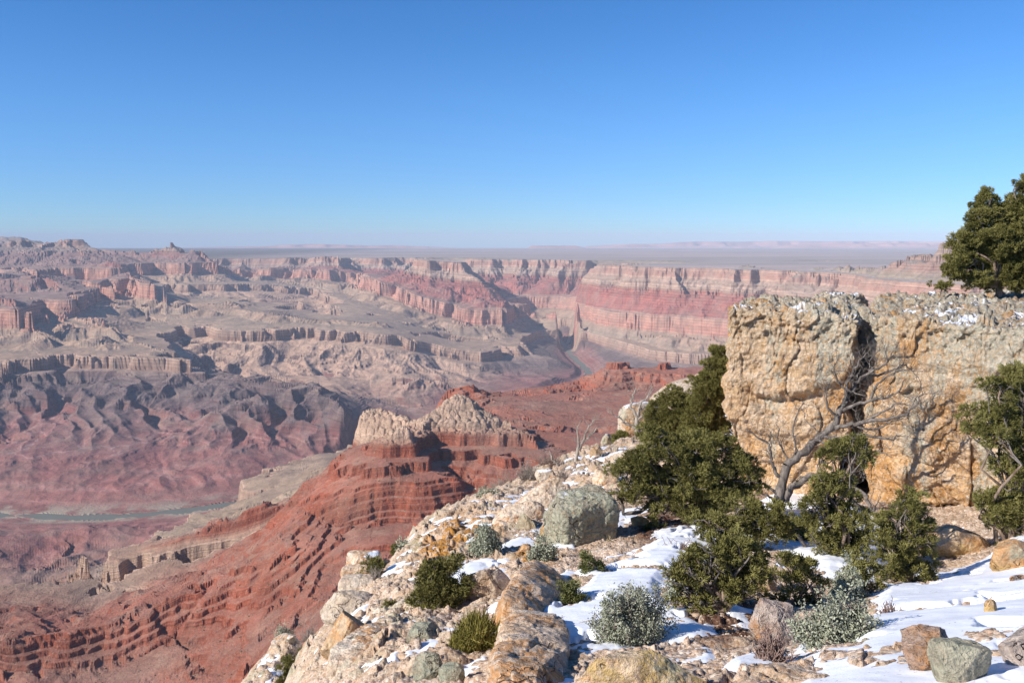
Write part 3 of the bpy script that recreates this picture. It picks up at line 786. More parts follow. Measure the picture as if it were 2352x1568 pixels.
far = obj("far_tablelands", far_land(), nf.done(nf.mix(nf.rng(rel, 15.0, 60.0), pc, mc)))
tag(far, kind="structure")
# ------------------------------------------------------------------ rock materials
def snow_over(n, col, amount, scale=1.6, seed=0.0, up=0.72):
    """fallen snow lying on the upward faces"""
    nz = n.sep(n.norm())[2]
    ns = n.noise(n.scale(n.pos(), scale, (seed, seed, 0)), 1.0, 5, 0.6)
    m = n.math('MULTIPLY', n.rng(nz, up, up + 0.12), n.rng(ns, 1.0 - amount, 1.0 - amount + 0.05))
    return n.mix(m, col, (.86, .88, .92)), m
def rock_material(name, base=(.55, .43, .31), pale=(.66, .55, .43), stain=(.42, .25, .12), orange=0.35, green=0.35, snow=0.0, scale=1.0, seed=0.0, yellow=0.0, rough_bump=1.0, dark=(.16, .11, .07)):
    n = NT(name, 0.92, 0.15)
    p = n.scale(n.pos(), scale, (seed, seed * 1.7, seed * 0.3))
    big = n.noise(p, 0.7, 6, 0.6); mid = n.noise(p, 3.2, 6, 0.65); fine = n.noise(p, 16.0, 6, 0.7)
    col = n.mix(n.rng(mid, 0.38, 0.62), base, pale)
    col = n.mix(n.math('MULTIPLY', n.rng(big, 0.50, 0.66), 0.75), col, stain)
    col = n.mix(n.math('MULTIPLY', n.rng(n.noise(p, 6.0, 5, 0.7), 0.56, 0.66), 0.55), col, dark)
    o = n.math('MULTIPLY', n.rng(n.noise(n.scale(p, 1.0, (9, 3, 1)), 1.1, 4), 0.58 - orange * 0.20, 0.68 - orange * 0.15), n.rng(n.noise(p, 9.0, 6, 0.75), 0.44, 0.54))
    col = n.mix(n.math('MULTIPLY', o, .85), col, (.56, .27, .10))
    if yellow: 
        y = n.math('MULTIPLY', n.rng(n.noise(n.scale(p, 1.0, (2, 8, 4)), 1.6, 5), 0.60 - yellow * 0.25, 0.66 - yellow * 0.15), n.rng(n.noise(p, 14.0, 5, 0.75), 0.40, 0.52))
        col = n.mix(y, col, (.56, .39, .16))
    g = n.math('MULTIPLY', n.rng(n.noise(n.scale(p, 1.0, (4, 1, 7)), 1.3, 5), 0.64 - green * 0.24, 0.72 - green * 0.18), n.rng(n.noise(p, 11.0, 6, 0.8), 0.42, 0.56))
    col = n.mix(n.math('MULTIPLY', g, 0.85), col, (.40, .40, .29))
    v = n.rng(fine, 0.3, 0.7, 0.72, 1.2)
    cc = n.n("ShaderNodeCombineColor")
    for i in range(3): n.set(cc.inputs[i], v)
    col = n.mix(1.0, col, cc.outputs[0], 'MULTIPLY')
    crack = n.vor(n.scale(n.mix(0.22, p, n.n("ShaderNodeTexNoise").outputs[1]), 1.0), 2.3, 'DISTANCE_TO_EDGE')
    cr = n.math('MULTIPLY', n.rng(crack, 0.0, 0.022, 1.0, 0.0), n.rng(n.noise(p, 2.0, 3), 0.50, 0.58))
    col = n.mix(n.math('MULTIPLY', cr, 0.8), col, (.09, .06, .04))
    h = n.math('ADD', n.math('MULTIPLY', mid, 1.2), n.math('ADD', n.math('MULTIPLY', fine, 0.6), n.math('MULTIPLY', n.vor(p, 9.0), 0.35)))
    h = n.math('SUBTRACT', h, n.math('MULTIPLY', cr, 0.5))
    bmp = n.bump(h, 0.85 * rough_bump, 0.11 / max(scale, .5))
    if snow:
        col, m = snow_over(n, col, snow, 1.1 / max(scale, .3), seed)
        n.set(n.n("ShaderNodeMix").inputs[0], m)
    return n.done(col, bmp)

# ------------------------------------------------------------------ near slope: ground and the snow lying on it
GP = [  # px, py, r
 (560, 1568, 26), (620, 1500, 27), (700, 1447, 28), (650, 1600, 22), (500, 1640, 24), (700, 1568, 18),
 (742, 1440, 15), (790, 1395, 16), (860, 1332, 18), (930, 1248, 22), (1000, 1212, 25), (1080, 1168, 27), (1180, 1108, 31), (1240, 1080, 33), (1290, 1062, 34), (1350, 1045, 36), (1440, 965, 46), (1520, 910, 50), (1600, 872, 52), (1680, 850, 54),
 (730, 1568, 9.5), (860, 1568, 8), (1000, 1568, 7), (1300, 1568, 5.7), (1700, 1568, 5), (2000, 1568, 4.6), (2352, 1568, 4.2),
 (850, 1480, 10), (1000, 1440, 10), (1060, 1405, 11.3), (1000, 1345, 13.5), (920, 1335, 15), (1050, 1262, 17.5), (1150, 1285, 15), (1200, 1400, 10), (1120, 1500, 8),
 (1250, 1335, 12), (1340, 1272, 14.2), (1250, 1200, 19), (1300, 1135, 25), (1400, 1200, 18), (1450, 1300, 12), (1450, 1492, 7.5), (1350, 1400, 9.4),
 (1600, 1290, 12), (1600, 1430, 8.5), (1700, 1350, 10.5), (1790, 1190, 18), (1900, 1250, 14.5), (1980, 1250, 14.5), (2120, 1330, 12.3), (2230, 1306, 12.8), (2352, 1235, 13),
 (2000, 1400, 9), (2300, 1400, 7.9), (1790, 1505, 6.9), (1550, 1130, 22), (1600, 1050, 28), (1650, 1000, 31), (1500, 1010, 37), (1750, 1130, 21), (1850, 1155, 20), (2000, 1190, 18), (2150, 1215, 16.5), (2352, 1190, 15.5),
 (300, 1900, 7), (0, 2100, 5), (-300, 2300, 4), (2700, 1568, 4.0), (2700, 1230, 13), (2700, 1180, 16), (1100, 2000, 3.0), (2300, 2000, 2.4), (600, 1900, 5), (1700, 1900, 2.9), (2700, 2000, 2.4), (1300, 2900, 1.4), (2300, 2900, 1.3), (600, 2900, 1.5), (0, 3000, 1.6),
 (1750, 980, 33), (2000, 1050, 26), (2352, 1080, 22), (2700, 1080, 22),
]
EDGE = GP[0:3] + GP[6:20]
for px, py, r in EDGE:
    GP += [(px, py + 45, r * 1.10), (px, py + 230, r * 1.4), (px, py + 520, r * 2.0)]
GP += [(1750, 1100, 60), (2000, 1150, 45), (2352, 1200, 42), (2700, 1200, 42), (2352, 1900, 80), (1800, 1900, 90), (2800, 1900, 80), (300, 2400, 12), (300, 3200, 30), (0, 2900, 10), (0, 3600, 30), (-400, 3200, 12), (-400, 3600, 40)]
gp = np.array([((px - CX) / F, math.log(r), at(px, py, r)[2] / r) for px, py, r in GP])
def ga(px, py, r): p = at(px, py, r); return p[0] / r
gp[:, 0] = [ga(*g) for g in GP]
def _k(d): return d
_S = np.array([2.2, 0.8])
_Q = gp[:, :2] * _S
_D = np.sqrt(((_Q[:, None] - _Q[None]) ** 2).sum(-1))
_M = np.block([[_D + np.eye(len(gp)) * 0.004, np.ones((len(gp), 1))], [np.ones((1, len(gp))), np.zeros((1, 1))]])
_W = np.linalg.solve(_M, np.concatenate([gp[:, 2], [0]]))
def base_tan(a, l):
    out = np.full(a.shape, _W[-1])
    for k in range(len(gp)):
        out = out + _W[k] * np.sqrt((a * _S[0] - _Q[k, 0]) ** 2 + (l * _S[1] - _Q[k, 1]) ** 2)
    return out
GA, GR = 980, 860
ga_ = np.linspace(-0.78, 0.86, GA); gl_ = np.linspace(math.log(1.0), math.log(85.0), GR)
AGc, LGc = np.meshgrid(np.linspace(-0.78, 0.86, 246), np.linspace(math.log(1.0), math.log(85.0), 216))
BTc = base_tan(AGc, LGc)
k3 = np.array([1, 3, 4, 3, 1]) / 12.0
for _ in range(2):
    p = np.pad(BTc, ((2, 2), (0, 0)), mode='edge'); BTc = sum(k3[i] * p[i:i + BTc.shape[0]] for i in range(5))
    p = np.pad(BTc, ((0, 0), (2, 2)), mode='edge'); BTc = sum(k3[i] * p[:, i:i + BTc.shape[1]] for i in range(5))
BT = resample(BTc, GR, GA)
AG, LG = np.meshgrid(ga_, gl_); RG_ = np.exp(LG); XG = AG * RG_
ZB = BT * RG_
def ground_z(x, y):
    """height of the smooth ground under x, y"""
    a = x / y; l = math.log(y)
    fa = np.clip((a + 0.78) / 1.64 * (GA - 1), 0, GA - 1.001); fl = np.clip(l / math.log(85.0) * (GR - 1), 0, GR - 1.001)
    i, j = int(fl), int(fa); u, v = fl - i, fa - j
    t = BT[i, j] * (1 - u) * (1 - v) + BT[i + 1, j] * u * (1 - v) + BT[i, j + 1] * (1 - u) * v + BT[i + 1, j + 1] * u * v
    return t * y
def on_ground(px, py, rmin=1.2):
    """first point of the ground met by the sight line through px, py"""
    d = ray(px, py); d = d / d[1]
    r = rmin
    while r < 80:
        if d[2] * r < ground_z(d[0] * r, r): break
        r *= 1.01
    return np.array([d[0] * r, r, ground_z(d[0] * r, r)])
# layout coordinates of the ground points, used to lay the snow patches where they are on the slope
def to_px(X, Y, Z):
    zc = Y * CP - Z * SP; yc = Z * CP + Y * SP
    return CX + F * X / zc, CY - F * yc / zc
PXG, PYG = to_px(XG, RG_, ZB)
def poly_sd(px, py, poly):
    poly = np.array(poly, float); d = np.full(px.shape, 1e9); inside = np.zeros(px.shape, bool)
    for k in range(len(poly)):
        x0, y0 = poly[k]; x1, y1 = poly[(k + 1) % len(poly)]
        ex, ey = x1 - x0, y1 - y0
        t = np.clip(((px - x0) * ex + (py - y0) * ey) / (ex * ex + ey * ey + 1e-9), 0, 1)
        d = np.minimum(d, np.hypot(px - x0 - t * ex, py - y0 - t * ey))
        c = ((y0 > py) != (y1 > py)) & (px < (x1 - x0) * (py - y0) / (y1 - y0 + 1e-9) + x0)
        inside ^= c
    return np.where(inside, d, -d)
def caps_sd(px, py, pts, w):
    d = np.full(px.shape, 1e9)
    for (x0, y0), (x1, y1) in zip(pts[:-1], pts[1:]):
        ex, ey = x1 - x0, y1 - y0
        t = np.clip(((px - x0) * ex + (py - y0) * ey) / (ex * ex + ey * ey + 1e-9), 0, 1)
        d = np.minimum(d, np.hypot(px - x0 - t * ex, py - y0 - t * ey))
    return w - d
SNOW_POLY = [
 [(1830, 1600), (1850, 1545), (1900, 1500), (1960, 1490), (1985, 1440), (2010, 1395), (2030, 1350), (2110, 1340), (2190, 1325), (2270, 1285), (2330, 1250), (2900, 1230), (2900, 2600), (1500, 2600), (1700, 1620)],
 [(1215, 1425), (1262, 1392), (1335, 1350), (1325, 1312), (1440, 1288), (1500, 1240), (1560, 1212), (1660, 1205), (1720, 1240), (1620, 1290), (1530, 1330), (1520, 1380), (1545, 1400), (1640, 1440), (1660, 1480), (1620, 1512), (1540, 1500), (1500, 1490), (1420, 1510), (1330, 1500), (1260, 1475)],
 [(1070, 1400), (1110, 1385), (1198, 1362), (1196, 1420), (1188, 1455), (1150, 1440), (1120, 1415)],
 [(1395, 1195), (1440, 1180), (1500, 1160), (1510, 1185), (1440, 1205), (1405, 1228)],
 [(1800, 1100), (1900, 1150), (1980, 1170), (2040, 1230), (2010, 1340), (1900, 1340), (1800, 1300), (1740, 1260), (1700, 1220)],
 [(1850, 1400), (1880, 1400), (1880, 1500), (1845, 1500)],
 [(1560, 1395), (1640, 1375), (1740, 1410), (1700, 1440), (1600, 1430)],
]
SNOW_CAPS = [([(1292, 1143), (1268, 1173), (1247, 1213), (1213, 1240), (1171, 1267), (1149, 1288)], 16), ([(1204, 1142), (1260, 1130), (1317, 1118)], 6),
 ([(730, 1522), (784, 1488), (851, 1450), (886, 1438)], 13), ([(857, 1517), (918, 1482)], 6), ([(872, 1558), (929, 1524)], 9), ([(935, 1432), (952, 1412)], 8), ([(950, 1445), (1025, 1434)], 6),
 ([(878, 1309), (913, 1282)], 8), ([(1140, 1310), (1170, 1360)], 12), ([(1100, 1330), (1060, 1345)], 10), ([(1040, 1560), (1110, 1530)], 12), ([(1270, 1270), (1310, 1255)], 10),
 ([(1210, 1390), (1260, 1360), (1310, 1320)], 9), ([(1410, 1120), (1440, 1105)], 8), ([(1390, 1040), (1420, 1010)], 8), ([(1540, 985), (1580, 975)], 8), ([(1680, 1010), (1700, 1000)], 10), ([(1700, 1545), (1760, 1530)], 12)]
edge_n = fbm2(XG * 1.3 + 3, RG_ * 0.9, 4, 5) * 13 + fbm2(XG * 6 + 3, RG_ * 5, 3, 15) * 5
sd = np.full(XG.shape, -999.0)
for pl in SNOW_POLY: sd = np.maximum(sd, poly_sd(PXG, PYG, pl) + edge_n)
for pl, w in SNOW_CAPS: sd = np.maximum(sd, caps_sd(PXG, PYG, pl, w) + edge_n * 0.45)
spr = fbm2(XG * 2.2 + 9, RG_ * 1.7, 4, 25)
def zone(cx, cy, rx, ry): return 1 - np.hypot((PXG - cx) / rx, (PYG - cy) / ry)
zs = np.maximum.reduce([zone(1000, 1290, 190, 120), zone(650, 1510, 120, 90) * 1.3, zone(1130, 1180, 120, 60), zone(1380, 1080, 110, 90), zone(1620, 990, 120, 130), zone(880, 1480, 150, 110) * 0.8, zone(1600, 1350, 140, 110)])
sprinkle = (spr - 0.14) * 26 - 30 * (1 - sstep(zs, 0.0, 0.3))
sd = np.maximum(sd, np.minimum(sprinkle, 5))
sd = np.minimum(sd, 30) - 52 * sstep(fbm2(XG * 1.5 + 50, RG_ * 1.0 + 20, 4, 91), 0.34, 0.62) * sstep(sd, -10, 5)
sdm = sd / 2037.0 * RG_                      # metres
# rough ground: joint blocks, ledges, rubble
rug = 0.05 * fbm2(XG * 1.1, RG_ * 1.1, 5, 41, 0.55) + 0.012 * fbm2(XG * 9, RG_ * 9, 3, 47)
def blocks(s, seed):
    wx_ = fbm2(XG * 0.8 / s * 0.5, RG_ * 0.5 / s, 2, seed) * 0.35
    u = XG / s + wx_; v = RG_ / s - wx_
    iu = np.floor(u); iv = np.floor(v); d1 = np.full(u.shape, 9.0); d2 = np.full(u.shape, 9.0); c = np.zeros(u.shape); tl = np.zeros(u.shape)
    for i in (-1, 0, 1):
        for j in (-1, 0, 1):
            hx = _hf(iu + i, iv + j, seed); hy = _hf(iu + i, iv + j, seed + 1)
            qx = u - iu - i - hx; qy = v - iv - j - hy; d = np.hypot(qx, qy)
            nearer = d < d1; g1 = (_hf(iu + i, iv + j, seed + 3) - .5) * qx + (_hf(iu + i, iv + j, seed + 4) - .5) * qy; tl = np.where(nearer, g1, tl); d2 = np.where(nearer, d1, np.minimum(d2, d)); c = np.where(nearer, _hf(iu + i, iv + j, seed + 2), c); d1 = np.where(nearer, d, d1)
    return np.minimum(1, (d2 - d1) * 9) * (0.25 + 0.75 * c + 1.5 * tl)
rocky = np.clip(np.maximum.reduce([zone(1000, 1290, 230, 150) * 1.6, zone(640, 1520, 160, 120) * 1.6, zone(1120, 1180, 200, 110), zone(1380, 1060, 220, 180) * 1.3, zone(880, 1500, 200, 130), zone(1640, 960, 260, 200) * 1.4]), 0, 1) ** 0.6
rockyf = rocky * (1 - sstep(sdm, -0.05, 0.25))
rug = rug + rockyf * (blocks(0.80, 61) * 0.17 + blocks(0.33, 71) * 0.15 + blocks(0.14, 73) * 0.05) + (1 - rockyf) * (blocks(0.16, 75) * 0.035 + blocks(0.42, 78) * 0.075)
thick = np.clip(sdm * 0.5, -0.25, 0.12) + 0.065 + 0.03 * sstep(PXG, 1850, 2050) + 0.012 * fbm2(XG * 2, RG_ * 2, 3, 81) + 0.035 * fbm2(XG * 0.5, RG_ * 0.7, 2, 85)
ZG = ZB + rug
ZS = np.where(sdm > -0.35, ZB + thick + rockyf * 0.12, ZB - 0.35)
keep = sdm > -0.4
soil = np.clip(np.maximum(zone(1660, 1440, 120, 90), zone(1560, 1230, 150, 60)) * 2.2, 0, 1)
oran = np.clip(np.maximum.reduce([zone(1075, 1240, 90, 50), zone(1010, 1290, 60, 60) * 0.8, zone(1230, 1290, 60, 40)]) * 1.8, 0, 1)
gme = mesh_np("near_slope", np.stack([XG, RG_, ZG], -1).reshape(-1, 3), grid_faces(GR, GA), attrs={"soil": soil.ravel(), "orange": oran.ravel(), "rocky": rocky.ravel()})
def ground_material():
    n = NT("gravel_and_ledge", 0.95, 0.1)
    p = n.pos()
    v1 = n.vor(p, 26.0, 'F1', 'Color'); v1d = n.vor(p, 26.0); v2 = n.vor(p, 9.0, 'F1', 'Color'); v2d = n.vor(p, 9.0)
    cs = n.n("ShaderNodeSeparateColor"); n.set(cs.inputs[0], v1)
    cs2 = n.n("ShaderNodeSeparateColor"); n.set(cs2.inputs[0], v2)
    gravel = n.ramp(cs.outputs[0], [(0.0, (.42, .27, .17)), (0.3, (.55, .39, .27)), (0.6, (.66, .50, .37)), (0.85, (.74, .62, .50)), (1.0, (.40, .30, .21))])
    rock = n.ramp(cs2.outputs[1], [(0.0, (.46, .34, .25)), (0.25, (.64, .50, .39)), (0.5, (.50, .45, .35)), (0.75, (.70, .56, .45)), (1.0, (.60, .42, .28))])
    rk = n.attr("rocky")
    col = n.mix(n.math('MULTIPLY', rk, 0.65), gravel, rock)
    col = n.mix(n.math('MULTIPLY', n.rng(n.noise(p, 1.6, 6, 0.7), 0.46, 0.62), 0.55), col, (.36, .24, .14))
    col = n.mix(n.math('MULTIPLY', n.rng(n.noise(n.scale(p, 1, (5, 5, 5)), 1.9, 6, 0.7), 0.52, 0.62), n.math('MULTIPLY', rk, 0.8)), col, (.37, .36, .25))
    orr = n.math('MULTIPLY', n.math('ADD', n.attr("orange"), n.math('MULTIPLY', rk, 0.25)), n.rng(n.noise(p, 3.0, 5, 0.7), 0.42, 0.55))
    col = n.mix(orr, col, (.48, .23, .06))
    sl = n.math('MULTIPLY', n.attr("soil"), n.rng(n.noise(p, 5.0, 6, 0.75), 0.40, 0.5))
    col = n.mix(sl, col, (.13, .065, .04))
    fl = n.noise(p, 60.0, 4, 0.7)
    cc = n.n("ShaderNodeCombineColor")
    for i in range(3): n.set(cc.inputs[i], n.rng(fl, 0.3, 0.7, 0.75, 1.2))
    col = n.mix(1.0, col, cc.outputs[0], 'MULTIPLY')
    h = n.math('ADD', n.math('MULTIPLY', n.math('SUBTRACT', 1.0, v1d), 0.5), n.math('ADD', n.math('MULTIPLY', n.math('SUBTRACT', 1.0, v2d), n.math('MULTIPLY', rk, 1.0)), n.noise(p, 14.0, 6, 0.7)))
    return n.done(col, n.bump(h, 0.9, 0.035))
ground = obj("near_slope", gme, ground_material()); tag(ground, kind="structure")
# snow sheet
fi = grid_faces(GR, GA)
kf = keep.ravel()[fi].all(1)
fi = fi[kf]; used = np.unique(fi); remap = np.full(GR * GA, -1); remap[used] = np.arange(len(used))
sv = np.stack([XG, RG_, ZS], -1).reshape(-1, 3)[used]
ns_ = NT("snow", 0.55, 0.3)
sp_ = ns_.pos()
scol = ns_.mix(ns_.rng(ns_.noise(sp_, 1.2, 4), 0.35, 0.7), (.90, .90, .91), (.82, .83, .85))
sc2 = ns_.mix(ns_.math('MULTIPLY', ns_.rng(ns_.math('ADD', ns_.noise(sp_, 34.0, 3, 0.6), ns_.math('MULTIPLY', ns_.noise(sp_, 1.4, 4, .6), 0.25)), 0.77, 0.82), 0.75), scol, (.36, .27, .19))
ns_.b.inputs["Subsurface Weight"].default_value = 0.0
snow = obj("snow", mesh_np("snow", sv, remap[fi]), ns_.done(sc2, ns_.bump(ns_.math('ADD', ns_.noise(sp_, 3.0, 4, 0.5), ns_.math('MULTIPLY', ns_.noise(sp_, 30.0, 3, 0.6), 0.12)), 0.35, 0.05)))
tag(snow, kind="stuff")
# ------------------------------------------------------------------ rocks
_cube_cache = {}
def cube_sphere(n):
    """vertices of a cube surface grid (n per edge) merged at the seams, and quads"""
    if n in _cube_cache: return _cube_cache[n]
    idx = {}; V = []; Q = []
    def vid(i, j, k):
        key = (i, j, k)
        if key not in idx: idx[key] = len(V); V.append(key)
        return idx[key]
    for ax in range(3):
        for side in (0, n):
            for u in range(n):
                for v in range(n):
                    def c(a, b):
                        t = [0, 0, 0]; t[ax] = side; t[(ax + 1) % 3] = a; t[(ax + 2) % 3] = b; return vid(*t)
                    q = [c(u, v), c(u + 1, v), c(u + 1, v + 1), c(u, v + 1)]
                    Q.append(q if side == n else q[::-1])
    r = (np.array(V, float) / n * 2 - 1, np.array(Q))
    _cube_cache[n] = r
    return r
def rock_mesh(name, size, seed, n=34, power=3.2, cuts=9, rough=1.0, depth_cut=0.74, strat=0.0):
    V, Q = cube_sphere(n)
    V = np.tan(V * 0.785) / math.tan(0.785)
    rg = np.random.RandomState(seed)
    d = (np.abs(V) ** power).sum(1) ** (1 / power)
    P = V / d[:, None]
    for _ in range(cuts):
        nrm = rg.normal(size=3); nrm /= np.linalg.norm(nrm)
        h = rg.uniform(depth_cut - 0.12, depth_cut + 0.16) * np.max(P @ nrm)
        t = P @ nrm - h
        P = P - np.where(t > 0, t * 0.985, 0)[:, None] * nrm
    size = np.array(size, float); W = P * size
    s = float(np.mean(size)); dirn = P / np.maximum(np.linalg.norm(P, axis=1), 1e-6)[:, None]
    q = W + seed * 3.7
    disp = 0.045 * s * fbm3(q / (0.9 * s), 3, seed) + 0.03 * s * fbm3(q / (0.28 * s), 3, seed + 3) * rough
    c1, c2, cv = cell3(q / (0.5 * s), seed)
    disp = disp - 0.022 * s * rough * (1 - sstep(c2 - c1, 0.0, 0.10)) + 0.035 * s * (cv - 0.5)
    disp = disp + 0.016 * min(s, .5) * rough * fbm3(q / (0.06 * min(s, 1.0)), 2, seed + 8)
    if strat: disp = disp + strat * s * np.sin(W[:, 2] / s * 9 + 2 * perlin3(q / s, seed))
    W = W + dirn * disp[:, None]
    return mesh_np(name, W, Q)
MR = {
 'tan': rock_material("limestone_tan", orange=0.25, green=0.2, seed=1.3, dark=(.30, .2, .13)),
 'cream': rock_material("limestone_cream", base=(.66, .50, .36), pale=(.74, .62, .48), stain=(.55, .36, .20), orange=0.55, green=0.05, seed=4.1, dark=(.42, .28, .17)),
 'orange': rock_material("limestone_orange_lichen", base=(.60, .42, .25), pale=(.64, .48, .32), stain=(.52, .27, .08), orange=1.0, green=0.15, yellow=0.5, seed=2.2, dark=(.3, .18, .09)),
 'yellow': rock_material("limestone_yellow_lichen", base=(.60, .43, .28), pale=(.68, .54, .38), stain=(.5, .3, .12), orange=0.7, green=0.1, yellow=0.55, seed=6.2, dark=(.35, .24, .14)),
 'slab': rock_material("limestone_orange_speckled", base=(.66, .48, .33), pale=(.74, .60, .46), stain=(.60, .34, .15), orange=1.0, green=0.05, seed=9.1, dark=(.42, .28, .17)),
 'green': rock_material("limestone_green_lichen", base=(.44, .38, .27), pale=(.50, .46, .34), stain=(.36, .25, .14), orange=0.12, green=1.0, seed=3.4, dark=(.18, .13, .08), rough_bump=1.2),
 'greensnow': rock_material("limestone_green_snow", base=(.42, .36, .25), pale=(.50, .46, .34), stain=(.36, .24, .13), orange=0.10, green=1.0, snow=0.50, seed=3.9, dark=(.18, .12, .08), rough_bump=1.3),
 'tansnow': rock_material("limestone_tan_snow", orange=0.25, green=0.35, snow=0.52, seed=5.3, dark=(.30, .2, .13)),
 'creamsnow': rock_material("limestone_cream_snow", base=(.66, .50, .36), pale=(.74, .62, .48), stain=(.56, .37, .21), orange=0.5, green=0.1, snow=0.50, seed=8.3, dark=(.42, .28, .17)),
 'pink': rock_material("limestone_pink", base=(.56, .42, .34), pale=(.70, .58, .49), stain=(.44, .28, .19), orange=0.25, green=0.05, seed=7.7, dark=(.30, .19, .14), rough_bump=1.5),
}
def boulder(label, box, r, kind, seed, name="boulder", depth=0.9, rot=(0, 0, 0), n=34, power=3.4, cuts=16, rough=1.0, sink=0.12, cat="boulder", group=None, depth_cut=0.70, strat=0.0, fit=True):
    """a rock filling the given layout box at distance r"""
    x0, y0, x1, y1 = box
    g = on_ground((x0 + x1) / 2, y1 - 0.12 * (y1 - y0), 2.0)[1] if fit else r
    if 0.6 < g / r < 1.5: r = g
    c = at((x0 + x1) / 2, (y0 + y1) / 2, r)
    w = (x1 - x0) / F * r / 2; h = (y1 - y0) / F * r / 2
    me = rock_mesh(name, (w * 1.02, (w + h) / 2 * depth, h * (1 + sink)), seed, n, power, cuts, rough, depth_cut, strat)
    o = obj(name, me, MR[kind])
    o.location = (c[0], c[1] + (w + h) / 2 * depth * 0.5, c[2] - h * sink + (.11 if x0 > 1850 and y0 > 1330 else 0))
    o.rotation_euler = tuple(math.radians(k) for k in rot)
    tag(o, label, cat, group)
    return o
def long_rock(label, q0, q1, w, h, kind, seed, n=60, power=2.8, roll=0.0, rough=1.0):
    """bedrock rib running between two layout points, half width w and half height h in metres"""
    a = on_ground(q0[0], q0[1], 2.0); b = on_ground(q1[0], q1[1], 2.0); v = b - a; L = np.linalg.norm(v) / 2
    me = rock_mesh("rock_rib", (w, L, h), seed, n, power, 9, rough, .78)
    o = obj("rock_rib", me, MR[kind]); c = (a + b) / 2
    o.location = (c[0], c[1], c[2] + h * .25)
    y = Vector(tuple(v)).normalized(); x = y.cross(Vector((0, 0, 1))).normalized(); z = x.cross(y)
    m = Matrix((x, y, z)).transposed(); m = m @ Matrix.Rotation(math.radians(roll), 3, 'Y')
    o.rotation_euler = m.to_euler(); tag(o, label, "boulder")
    return o
